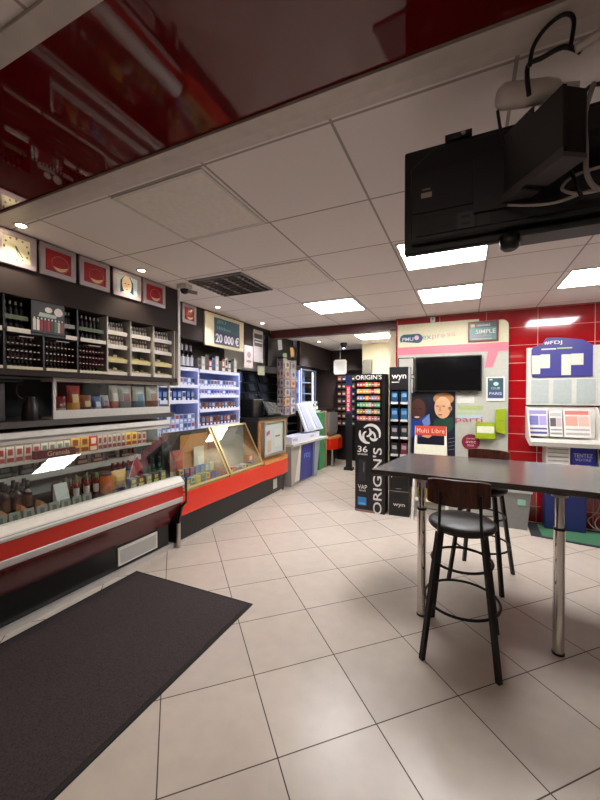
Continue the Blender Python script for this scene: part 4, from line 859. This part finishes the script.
# small white sensor above panel
t = thing('motion_sensor', 'small white sensor above the betting panel on the red tiles', 'sensor', (-.42, 5.3, 2.6))
MB().box(-.455, -.395, 5.30, 5.349, 2.605, 2.68, m_white).build('housing', t, bevel=.012)
MB().disc('y', -.425, 2.655, .014, .018, 5.296, 5.2999, m_grey).build('lens', t)

# ---- A-board in front of panel
t = thing('a_frame_sign', 'white folding sign stand with an orange header in front of the portrait poster', 'sign stand', (-.41, 4.9, 0))
for s_ in (-1, 1):
    x = -.41+s_*.205; xt = -.41+s_*.175
    MB().pane((x-.014, 4.74, .0), (x+.014, 4.74, 0), (xt+.014, 4.88, 1.2), (xt-.014, 4.88, 1.2), .02, m_white).build('front_leg', t)
    MB().pane((x-.012, 5.10, .0), (x+.012, 5.10, 0), (xt+.012, 4.905, 1.19), (xt-.012, 4.905, 1.19), .015, m_white).build('rear_leg', t)
p = MB().pane((-.595, 4.861, 1.085), (-.225, 4.861, 1.085), (-.225, 4.875, 1.205), (-.595, 4.875, 1.205), .012, M('#b03a22', .4)).build('header', t, label='orange header board')
MB().text('Multi Libre', (-.41, 4.8655, 1.145), XU, (0, .116, .993), .055, M('#e8c8b8', .4), width=.33).build('header_lettering', p)
MB().pane((-.59, 4.80, .60), (-.23, 4.80, .60), (-.22, 4.843, .97), (-.60, 4.843, .97), .008, M('#d0ccb8', .5)).build('white_board', t)
MB().box(-.59, -.23, 4.80, 4.815, .25, .28, m_white).build('lower_bar', t)

# ---- vape display stand ORIGIN'S
ang = -.12
t = thing('vape_display_stand', "tall black cardboard stand with coloured packets and white ORIGIN'S lettering", 'display stand', (-1.18, 4.93, 0), -.04)
W2 = .205; D2 = .12
bd = MB().box(-W2, W2, -.10, .12, 0, 1.245, m_black).box(-W2, -W2+.012, -.10, .12, 1.245, 1.88, m_black).box(W2-.045, W2, -.10, .12, 1.245, 1.88, m_black).box(-W2, W2, .02, .12, 1.245, 1.80, m_black).box(-W2, W2, -.10, .12, 1.80, 1.885, m_black).build('body', t, world=False)
WH = M('#d0ccc6', .4)
MB().text("ORIGIN'S", (-.02, -.1012, 1.842), XU, ZU, .062, WH, width=.36).build('header_lettering', bd, world=False)
lg = MB(); q = -.1012
def arc(cx, cz, r0, r1, a0, a1, ww):   # brush arc
    pts = []
    for i in range(15): s_ = i/14; an = math.radians(a0+(a1-a0)*s_); r = r0+(r1-r0)*s_; pts.append((cx+math.cos(an)*r, cz+math.sin(an)*r, ww*math.sin(PI*(s_*.9+.05))**.6))
    out, inn = [], []
    for i, (x, z, w_) in enumerate(pts):
        x2, z2 = pts[min(14, i+1)][:2]; x1, z1 = pts[max(0, i-1)][:2]; dx, dz = x2-x1, z2-z1; L = math.hypot(dx, dz) or 1
        out.append((x-dz/L*w_/2, z+dx/L*w_/2)); inn.append((x+dz/L*w_/2, z-dx/L*w_/2))
    for i in range(14): lg.add([(out[i][0], q, out[i][1]), (inn[i][0], q, inn[i][1]), (inn[i+1][0], q, inn[i+1][1]), (out[i+1][0], q, out[i+1][1])], [(0, 1, 2, 3)], WH)
CX, CZ = .0, 1.07
arc(CX+.015, CZ+.0, .125, .125, 140, -20, .04); arc(CX-.01, CZ, .13, .12, 160, 275, .045); arc(CX-.045, CZ+.02, .065, .05, 60, -90, .035); arc(CX+.06, CZ-.02, .06, .055, 200, 330, .035); arc(CX-.02, CZ-.01, .05, .09, 120, 250, .03); arc(CX+.01, CZ-.05, .06, .09, -10, 100, .03)
lg.build('swirl_logo', bd, world=False)
MB().text('36', (-.10, -.1012, .86), XU, ZU, .085, WH, width=.14).text('SAVEURS', (-.10, -.1012, .79), XU, ZU, .022, WH, width=.14).text('VAP', (-.10, -.1012, .34), XU, ZU, .06, WH, width=.13).text('FRANCE', (-.10, -.1012, .29), XU, ZU, .02, WH, width=.09).box(-.165, -.045, -.1018, -.1003, .09, .20, M('#2a78b8', .4)).box(-.15, -.06, -.1022, -.1018, .10, .125, M('#5c9cd0', .4)).build('lower_print', bd, world=False)
MB().text("ORIGIN'S", (.105, -.1012, .44), (0, 0, 1), (-1, 0, 0), .12, WH, width=.90).build('side_lettering', bd, world=False)
MB().prism([(-.16, .42), (-.06, .42), (-.05, .70), (-.15, .72)], 'y', -.1016, -.1003, M('#26262a', .3)).box(-.085, -.075, -.102, -.1016, .55, .68, M('#6a6c70', .3)).build('device_print', bd, world=False)
MB().box(-.2, .06, -.1015, -.1003, .005, .03, M('#8c6a70', .4)).build('foot_stripe', bd, world=False)
for k in range(6): MB().box(-W2+.013, W2-.046, -.085, .019, 1.248+k*.0925, 1.252+k*.0925, m_dark).build('rack_shelf', t, world=False)
rc_ = [['#c2607a', '#c8705a', '#b8a070', '#a03c44', '#c89090', '#a84a4c', '#b08c88', '#8c4a58'], ['#a89a60', '#9c8a50', '#a84a34', '#8fa8a0', '#a0a8a0', '#a04440', '#b89a60', '#7c8a7a'],
       ['#2c8a5c', '#7a9c94', '#5c9a54', '#8aa060', '#9ca89c', '#a8583c', '#4c9a6a', '#6a8c7c'], ['#7c6a90', '#6a84a8', '#8a4c58', '#c89a3c', '#b0442c', '#5c84b0', '#a07090', '#c8702c'],
       ['#d0a05c', '#c87838', '#b89c58', '#a8a068', '#c87c58', '#9c2c44', '#c89468', '#b0b070'], ['#b03c5c', '#c85c3c', '#c83c34', '#c0b848', '#7ca04c', '#a83050', '#d8884c', '#b84c38']]
rn = ['bottom', 'second', 'third', 'fourth', 'fifth', 'top']
for k in range(6):
    for i in range(8):
        wx, wy = -W2+.035+i*.0405, -.07
        c = rc_[k][i]; cs, sn = math.cos(-.04), math.sin(-.04)
        put('vp'+c, (lambda c=c: MB().box(-.018, .018, -.009, .009, 0, .06, M(c, .35)).box(-.012, .012, -.0096, -.0091, .02, .034, M('#e0d8d0', .4))),
            (-1.18+wx*cs-wy*sn, 4.93+wx*sn+wy*cs, 1.2525+k*.0925), 'vape_packet', 'coloured vape packet, %s row of the tall black stand, %s from left' % (rn[k], ORD[i]), 'packet', 'coloured packets on the tall black stand', rz=-.04)

# ---- wyn stand
t = thing('vape_display_stand', 'narrow black display stand headed wyn with blue packs', 'display stand', (-.80, 4.95, 0), .02)
bd = MB().box(-.13, .13, -.10, .10, 0, .70, m_black).box(-.13, -.12, -.10, .10, .70, 1.97, m_dark).box(.115, .13, -.10, .10, .70, 1.97, m_grey).box(-.12, .115, .08, .10, .70, 1.97, m_dark).box(-.12, .115, -.10, .08, 1.67, 1.97, m_black).box(-.006, .006, -.09, .08, .70, 1.669, m_dark).build('body', t, world=False)
MB().text('wyn', (-.005, -.1012, 1.83), XU, ZU, .075, m_white, width=.185).box(-.095, .0, -.1012, -.1003, 1.765, 1.775, m_white).build('header_lettering', bd, world=False)
MB().text('wyn', (.0, -.1012, .14), XU, ZU, .05, WH, width=.15).prism([(-.10, .56), (-.03, .56), (-.03, .585), (-.085, .585), (-.10, .50)], 'y', -.1012, -.1003, WH).box(.02, .10, -.1012, -.1003, .56, .585, WH).box(-.04, .03, -.1012, -.1003, .36, .366, m_grey).box(-.128, .128, -.1012, -.1003, .325, .33, m_grey).build('lower_print', bd, world=False)
for k in range(4): MB().box(-.119, .114, -.09, .079, .80+k*.23, .812+k*.23, m_dark).box(-.11, -.015, -.098, -.091, .79+k*.23, .82+k*.23, m_ltgrey).box(.015, .108, -.098, -.091, .79+k*.23, .82+k*.23, m_ltgrey).build('shelf', t, world=False)
for k in range(4):
    for j in range(2):
        nm_ = ('dark grey', 'dark grey', 'bright blue', 'bright blue')[k] if not (k == 0 and j) else 'dark red'
        c = ('#2a2628', '#2a2a30', '#24507c', '#1f4468')[k] if not (k == 0 and j) else '#6a2430'
        o = MB().box(-.042, .042, -.03, .03, 0, .15, M(c, .35)).box(-.03, .03, -.0308, -.0301, .07, .12, M('#6088a8' if k > 1 else '#8c8688', .4)).build('vape_carton', None, label='%s carton on the %s shelf of the narrow stand, %s side' % (nm_, ('lowest', 'second', 'third', 'top')[k], ('left', 'right')[j]), category='carton', group='cartons on the narrow black stand')
        o.location = (-.80+(-.062 if j == 0 else .062), 4.90, .8125+k*.23)

# ---- lottery board and newspapers at right
def lboard(x0, label, part_=1):
    t = thing('lottery_board', label, 'notice board', (x0+.35, 5.32, 1.6))
    MB().box(x0, x0+.74, 5.30, 5.349, 1.475, 2.19, M('#c9c6bc', .45)).build('board', t, bevel=.004)
    if part_ == 1:
        hd = [(x0+.06, 1.82), (x0+.66, 1.82), (x0+.66, 2.19), (x0+.56, 2.26), (x0+.30, 2.30), (x0+.20, 2.30), (x0+.16, 2.22), (x0+.07, 2.20), (x0+.05, 2.17), (x0+.05, 1.88)]
        p = MB().prism(hd, 'y', 5.285, 5.2995, M('#3d3a80', .4)).build('blue_header', t)
        MB().text('#FDJ', (x0+.27, 5.2845, 2.235), XU, ZU, .052, m_white, width=.18).box(x0+.15, x0+.3, 5.284, 5.2848, 2.155, 2.17, m_white).box(x0+.31, x0+.46, 5.284, 5.2848, 2.16, 2.175, M('#a8b87c', .4)).build('header_lettering', p)
        for i, (a, b_, c, d) in enumerate(((.052, .14, 1.86, 2.09), (.141, .24, 1.93, 2.10), (.355, .45, 1.84, 2.09), (.451, .57, 1.96, 2.095))): MB().box(x0+a, x0+b_-.001, 5.280, 5.2849, c, d, M('#c8c8b8', .5)).build('results_sheet', t)
    for i in range(3):
        MB().box(x0+.05+i*.23, x0+.23+i*.23, 5.292, 5.2999, 1.50, 1.79, M('#a9b0ac', .5)).build('document_pocket', t)
lboard(.69, 'white lottery results board with blue header on the red tiles')
t = thing('lottery_board', 'white board with purple dot cut by the right edge of the view', 'notice board', (1.78, 5.32, 1.6))
MB().box(1.435, 2.1, 5.30, 5.349, 1.475, 2.20, M('#c9c6bc', .45)).build('board', t)
p = MB().disc('y', 1.56, 2.08, .07, .07, 5.296, 5.2999, M('#5c2c6c', .4)).disc('y', 1.55, 1.78, .05, .05, 5.296, 5.2999, M('#b04c5c', .4)).box(1.5, 1.7, 5.296, 5.2999, 1.95, 1.965, m_grey); p.build('print', t)
def nrack(x0, label):
    t = thing('newspaper_rack', label, 'newspaper rack', (x0+.33, 5.25, .98))
    MB().prism([(5.0, 1.05), (5.02, 1.0), (5.349, 1.06), (5.349, 1.46), (5.33, 1.46), (5.33, 1.08), (5.02, 1.04), (5.01, 1.09)], 'x', x0, x0+.69, m_white).build('tray', t)
    for x in (x0-.012, x0+.692): MB().prism([(5.349, 1.06), (5.02, 1.0), (5.0, 1.05), (5.0, 1.10), (5.28, 1.45), (5.349, 1.46)], 'x', x, x+.01, m_white).build('side_cheek', t)
    return t
nrack(.70, 'white newspaper rack below the lottery results board')
nrack(1.44, 'white newspaper rack cut by the right edge of the view')
def paper(x0, w_, h, y, z, cols_, label):
    b = MB(); q_ = [M(c, .5) for c in cols_]; lean = .26
    def P(u, v, o): return (x0+u*w_, y+lean*h*v-o, z+h*v)
    b.pane(P(0, 0, 0), P(1, 0, 0), P(1, 1, 0), P(0, 1, 0), .006, M('#cfcac4', .6))
    for (u0, u1, v0, v1, k) in ((.06, .94, .80, .94, 0), (.06, .52, .40, .74, 1), (.56, .94, .40, .74, 2), (.06, .94, .08, .16, 3), (.06, .94, .24, .30, 3)):
        b.add([P(u0, v0, .0012), P(u1, v0, .0012), P(u1, v1, .0012), P(u0, v1, .0012)], [(0, 1, 2, 3)], q_[k])
    return b.build('newspaper', None, label=label, category='newspaper', group='newspapers in the right hand rack')
paper(.71, .20, .33, 5.22, 1.10, ('#8a80b0', '#6a66a0', '#9a8cc0', '#3c3c7c'), 'newspaper with violet photographs at the left of the white rack')
paper(.925, .13, .30, 5.22, 1.10, ('#b0a8a4', '#4c484c', '#b8a0a0', '#807c80'), 'narrow black and white newspaper in the middle of the white rack')
paper(1.07, .26, .33, 5.22, 1.10, ('#c86a5c', '#d09080', '#c8a494', '#a09894'), 'newspaper with salmon red headline at the right of the white rack')
paper(1.46, .22, .33, 5.22, 1.10, ('#a8a49c', '#504c50', '#8a8688', '#3c3c7c'), 'striped newspaper in the rack cut by the right edge')
t = thing('leaflet_shelf', 'small white slotted leaflet holder under the newspaper rack', 'leaflet holder', (1.0, 5.2, .7))
MB().box(.87, 1.10, 5.10, 5.345, .70, 1.0, m_white).build('body', t)
for k in range(6): MB().box(.885, 1.085, 5.094, 5.0995, .735+k*.045, .745+k*.045, m_grey).build('slot', t)
MB().prism([(.82, 5.02), (1.45, 4.98), (1.40, 5.345), (.82, 5.345)], 'z', .66, .699, m_white).build('base_shelf', t)
t = thing('document_stand', 'dark blue leaflet box with white writing beside the slotted holder', 'leaflet box', (1.22, 5.2, .7))
MB().box(1.115, 1.345, 5.13, 5.30, .70, .995, m_blue).build('box', t)
MB().text('TENTEZ', (1.23, 5.1295, .90), XU, ZU, .045, M('#b0b4d8', .4), width=.18).text('VOTRE', (1.23, 5.1295, .85), XU, ZU, .03, M('#b0b4d8', .4), width=.15).text('CHANCE', (1.23, 5.1295, .78), XU, ZU, .025, M('#b0b4d8', .4), width=.15).build('print', t)
MB().prism([(5.0, .701), (5.29, .701), (5.29, 1.0), (5.16, 1.0)], 'x', 1.36, 1.375, M('#6a6a62', .5)).build('divider_board', None, label='grey slanted divider board beside the blue leaflet box', category='board')

# ---- bins and mat under the table at the back wall
t = thing('litter_bin', 'grey tapered plastic litter bin against the red wall', 'bin', (.51, 5.08, 0))
z0, z1 = .0, .47
vs = []
for (hx, hy, z) in ((.155, .11, 0), (.19, .15, .47), (.18, .14, .47), (.145, .10, .02)):
    vs += [(.51-hx, 5.08-hy, z), (.51+hx, 5.08-hy, z), (.51+hx, 5.08+hy, z), (.51-hx, 5.08+hy, z)]
b = MB(); b.add(vs, [(3, 2, 1, 0)] + [(k*4+i, k*4+(i+1) % 4, (k+1)*4+(i+1) % 4, (k+1)*4+i) for k in range(3) for i in range(4)] + [(12, 13, 14, 15)], M('#7d7b78', .5)); b.build('body', t)
f = MB()
for a_ in ((.31, .71, 4.92, 4.935), (.31, .71, 5.225, 5.24), (.31, .325, 4.935, 5.225), (.695, .71, 4.935, 5.225)): f.box(*a_, .445, .478, M('#a5a29c', .5))
f.build('rim', t)
MB().pane((.56, 4.9325, .30), (.64, 4.9325, .30), (.64, 4.9245, .37), (.56, 4.9245, .37), .002, M('#8ab8a8', .5)).build('sticker', t, label='pale green sticker')
t = thing('storage_bin', 'dark blue box standing on the green mat behind the chrome table leg', 'box', (1.0, 5.2, .012))
MB().box(.86, 1.26, 5.10, 5.32, .013, .56, M('#17245a', .5)).build('body', t, bevel=.01)
MB().box(1.055, 1.065, 5.094, 5.0995, .03, .54, M('#182450', .5)).build('seam', t)
MB().prism([(.68, 4.80), (1.55, 4.66), (1.62, 5.25), (.70, 5.30)], 'z', .001, .009, M('#24262a', .8)).prism([(.79, 4.82), (1.43, 4.72), (1.50, 5.2), (.80, 5.24)], 'z', .009, .012, M('#3a6a4c', .85, noise=.2, scale=90)).build('floor_mat', None, label='green floor mat with black border under the blue box', category='mat')
b = MB(); b.tube([(1.42, 5.30, .40), (1.42, 5.27, .28), (1.36, 5.23, .20), (1.30, 5.20, .14), (1.35, 5.16, .07), (1.48, 5.16, .05), (1.56, 5.2, .12), (1.5, 5.24, .2), (1.4, 5.22, .18), (1.36, 5.17, .10), (1.44, 5.12, .03), (1.6, 5.1, .02)], .006, M('#7a7470', .5)); b.tube([(1.45, 5.30, .55), (1.5, 5.26, .35), (1.46, 5.2, .22), (1.40, 5.2, .1), (1.5, 5.14, .03), (1.7, 5.1, .02)], .005, m_dark); b.build('cable_tangle', None, label='tangled grey and black cables beside the blue box at the red wall', category='cable')

# ================================================================= BAR TABLE AND STOOLS
t = thing('bar_table', 'long dark grey bar table on chrome tube legs', 'table', (.6, 3.1, 0))
MB().prism([(-.66, 2.745), (2.3, 2.50), (2.34, 3.52), (-.50, 3.665)], 'z', .99, 1.03, m_top).build('tabletop', t, bevel=.003)
for x, y in ((-.287, 2.74), (.527, 2.675), (1.9, 2.62), (1.9, 3.45)):
    l_ = MB().cyl((x, y, 0), (x, y, .777), .031, m_chrome, n=28).cyl((x, y, .777), (x, y, .985), .025, m_chrome, n=28).build('leg', t)
    MB().cyl((x, y, .770), (x, y, .784), .033, m_dark, n=28).build('collar', l_); MB().cyl((x, y, .0), (x, y, .012), .034, m_dark, n=28).build('foot', l_)
    MB().cyl((x, y, .978), (x, y, .9895), .045, m_steel, n=28).build('mounting_plate', l_)

def stool(loc, rz, label):
    t = thing('bar_stool', label, 'bar stool', loc, rz, None)
    ZT = .80
    MB().lathe((0, 0, .765), [(.15, 0), (.19, .004), (.2, .02), (.198, .035), (.18, .048), (.11, .055), (.001, .05)], m_leather, 40).build('seat', t, world=False)
    MB().lathe((0, 0, .752), [(.155, 0), (.17, .002), (.17, .0125)], m_iron, 32).build('seat_plate', t, world=False)
    for sx in (-1, 1):
        for sy in (-1, 1):
            a = (sx*.125, sy*.125, .755); b_ = (sx*.205, sy*.235, .0)
            d = Vector(b_)-Vector(a); u = Vector((sx, sy, 0)).normalized(); s_ = Vector((-u.y, u.x, 0))
            vs = []
            for p_ in (a, b_):
                for o in ((-1, -1), (1, -1), (1, 1), (-1, 1)): vs.append(Vector(p_) + u*o[0]*.012 + s_*o[1]*.015)
            l_ = MB().add(vs, [(0, 1, 2, 3), (7, 6, 5, 4), (0, 4, 5, 1), (1, 5, 6, 2), (2, 6, 7, 3), (3, 7, 4, 0)], m_iron).build('leg', t, world=False)
    for z, r in ((.305, .22), (.555, .178)):
        MB().tube([(r*math.cos(i*PI/8), r*math.sin(i*PI/8)*1.06, z) for i in range(16)], .0085, m_iron, 8, True).build('foot_ring', t, world=False)
    # back: two uprights and a bowed walnut board, on the -Y side
    for sx in (-1, 1):
        MB().tube([(sx*.125, -.14, .757), (sx*.115, -.205, .80), (sx*.11, -.225, .90), (sx*.108, -.232, 1.03)], .009, m_iron, 8).build('back_upright', t, world=False)
    b = MB(); n = 12; vs = []
    for j, (z, o) in enumerate(((.945, 0), (1.102, 0), (1.102, .018), (.945, .018))):
        for i in range(n+1):
            u = i/n*2-1; vs.append((u*.172-.012, -.225+.035*u*u + o - .0, z - (0 if j in (1, 2) else 0) - (.012*abs(u)**6 if j in (1, 2) else -.012*abs(u)**6)))
    fs = []
    for j in range(4):
        for i in range(n): a = j*(n+1)+i; c = ((j+1) % 4)*(n+1)+i; fs.append((a, c, c+1, a+1))
    fs += [tuple(j*(n+1) for j in range(4)), tuple(j*(n+1)+n for j in (3, 2, 1, 0))]
    b.add(vs, fs, m_wooddk); b.build('backrest', t, world=False, bevel=.003, label='bowed walnut board')
    return t
s1 = stool((-.020, 2.50, 0), -.04, 'dark bar stool with walnut back standing nearest, at the front of the bar table')
s2 = dup(s1, (.13, 3.525, 0), PI-.26, 'dark bar stool on the far side of the table, mostly hidden behind the nearer stool')

# ================================================================= HANGING SCREEN
t = thing('hanging_television', 'black television seen from behind, hanging from the ceiling', 'television', (.13, 1.53, 2.1))
X0, X1 = -.235, .56
MB().box(X0, X1, 1.535, 1.565, 2.172, 2.592, m_dark).build('panel', t, bevel=.008)
rear = MB().prism([(X0+.03, 2.205), (X1-.03, 2.205), (X1-.03, 2.50), (X1-.08, 2.555), (X0+.12, 2.56), (X0+.03, 2.50)], 'y', 1.50, 1.534, M('#121114', .4)).build('rear_cover', t, bevel=.006)
MB().box(X0+.04, X0+.30, 1.494, 1.4995, 2.315, 2.47, M('#1d1c20', .5)).box(X0+.05, X1-.05, 1.494, 1.4995, 2.225, 2.285, M('#1d1c20', .5)).build('raised_panel', rear)
MB().box(X0+.07, X0+.11, 1.492, 1.4938, 2.37, 2.39, M('#b09a90', .4)).box(X0+.075, X0+.105, 1.492, 1.4938, 2.40, 2.405, M('#8a7c78', .4)).build('label_sticker', rear, label='pale label sticker')
MB().box(X0+.20, X0+.26, 1.49, 1.4938, 2.225, 2.285, M('#35343a', .4)).box(X0+.27, X0+.31, 1.49, 1.4938, 2.225, 2.285, M('#2b2a2e', .4)).box(X0+.215, X0+.245, 1.488, 1.4899, 2.265, 2.272, m_dark).box(X0+.215, X0+.245, 1.488, 1.4899, 2.238, 2.245, m_dark).build('socket_plate', rear)
MB().box(X0+.155, X0+.25, 1.53, 1.55, 2.592, 2.615, m_dark).cyl((X0+.22, 1.525, 2.605), (X0+.22, 1.555, 2.605), .008, m_steel).build('top_tab', t)
MB().lathe((X0+.375, 1.51, 2.125), [(.02, 0), (.032, .008), (.034, .05), (.02, .06)], m_dark).build('sensor_knob', t)
MB().prism([(1.50, 2.166), (1.60, 2.166), (1.60, 2.19), (1.57, 2.19), (1.566, 2.172), (1.50, 2.172)], 'x', X0+.40, X1, M('#2c2628', .45)).build('lower_rail', t)
# bracket box running towards the viewer, carried by a side arm and a ceiling pole beyond the right edge
br = thing('ceiling_bracket', 'black steel bracket box carrying the hanging television', 'bracket', (.25, 1.3, 2.3))
d = Vector((.539, -.842, 0)); n = Vector((.842, .539, 0)); A = Vector((.105, 1.49, 0))
def P(a, b_, z): v_ = A + d*a + n*b_; return (v_.x, v_.y, z)
m_br = M('#1c1a1e', .4); m_br2 = M('#4a4346', .45)
def bb(mb, a0, a1, b0, b1, z0, z1, m):
    vs = [P(a, b_, z) for a in (a0, a1) for b_ in (b0, b1) for z in (z0, z1)]
    return mb.add(vs, [(0, 1, 3, 2), (4, 6, 7, 5), (0, 4, 5, 1), (2, 3, 7, 6), (0, 2, 6, 4), (1, 5, 7, 3)], m)
bb(MB(), .0, .10, .0, .075, 2.285, 2.300, m_br2).build('lower_channel', br); bb(MB(), .13, .27, .0, .075, 2.285, 2.300, m_br2).build('lower_channel', br)
bb(MB(), .101, .129, .004, .071, 2.290, 2.300, m_dark).build('channel_gap', br)
bb(MB(), .0, .27, -.004, -.0005, 2.285, 2.312, m_br2).build('channel_flange', br)
bb(MB(), .02, .15, .002, .008, 2.3125, 2.52, m_br).build('side_plate', br); bb(MB(), .151, .27, -.004, .008, 2.3125, 2.49, m_br).build('side_plate', br)
bb(MB(), .02, .27, 0.067, .073, 2.301, 2.485, m_br).build('side_plate', br)
bb(MB(), .262, .27, .0085, .0665, 2.301, 2.485, m_dark).build('end_plate', br)
MB().box(.30, .78, 1.33, 1.37, 2.38, 2.44, m_br).build('side_arm', br)
MB().cyl((.76, 1.35, 2.36), (.76, 1.35, 2.699), .025, m_br).build('ceiling_pole', br)
MB().box(.02, .26, 1.478, 1.493, 2.27, 2.47, m_br).build('mounting_plate', br)
# white adapter
t = thing('power_adapter', 'white rounded power adapter lying on the television bracket', 'power adapter', (.085, 1.37, 2.585))
MB().lathe((0, 0, 0), [(.001, 0), (.024, .003), (.036, .016), (.038, .03), (.036, .14), (.026, .18), (.016, .19), (.014, .24), (.001, .242)], M('#e0d6d0', .4), 24).build('body', t, world=False)
t.rotation_euler = (0, math.radians(90), math.radians(14))
t = thing('cable_bundle', 'looped black cable rising above the television bracket', 'cable', (.2, 1.3, 2.5))
MB().tube([(.17, 1.31, 2.52), (.165, 1.30, 2.60), (.20, 1.29, 2.605), (.25, 1.27, 2.60), (.29, 1.27, 2.57)], .007, m_dark).build('lower_loop', t)
MB().tube([(.168, 1.29, 2.59), (.175, 1.27, 2.63), (.205, 1.26, 2.665), (.245, 1.25, 2.675), (.268, 1.25, 2.65), (.262, 1.26, 2.58)], .006, m_dark).build('upper_loop', t)
MB().tube([(.09, 1.38, 2.55), (.10, 1.40, 2.50), (.115, 1.43, 2.46)], .005, m_dark).build('short_lead', t)
t = thing('cable_bundle', 'coiled pale cables hanging behind the television bracket at the right edge', 'cable', (.4, 1.4, 2.2))
MB().tube([(.13, 1.47, 2.27), (.2, 1.44, 2.24), (.27, 1.44, 2.235), (.34, 1.44, 2.25), (.42, 1.44, 2.26), (.45, 1.43, 2.29), (.40, 1.42, 2.31), (.31, 1.42, 2.30), (.28, 1.43, 2.27), (.33, 1.43, 2.245), (.42, 1.43, 2.25), (.47, 1.42, 2.28)], .005, M('#a89c98', .5)).build('long_cable', t)
MB().tube([(.33, 1.31, 2.50), (.31, 1.31, 2.42), (.315, 1.32, 2.33), (.325, 1.34, 2.25), (.37, 1.36, 2.21), (.5, 1.38, 2.20)], .007, M('#8a807c', .5)).build('hanging_cable', t)
MB().tube([(.30, 1.425, 2.32), (.31, 1.41, 2.28), (.33, 1.415, 2.22)], .006, m_dark).build('cable_tie', t)
MB().box(.28, .31, 1.36, 1.38, 2.46, 2.49, M('#20306c', .4)).tube([(.30, 1.37, 2.49), (.33, 1.35, 2.52), (.37, 1.33, 2.50)], .006, M('#20306c', .4)).build('blue_plug', None, label='blue cable plug beside the television bracket', category='plug')
MB().tube([(.27, 1.24, 2.56), (.32, 1.23, 2.572), (.38, 1.22, 2.58), (.46, 1.2, 2.58)], .012, M('#c9beb8', .4)).build('white_cord', None, label='thick white cord running right above the bracket', category='cord')
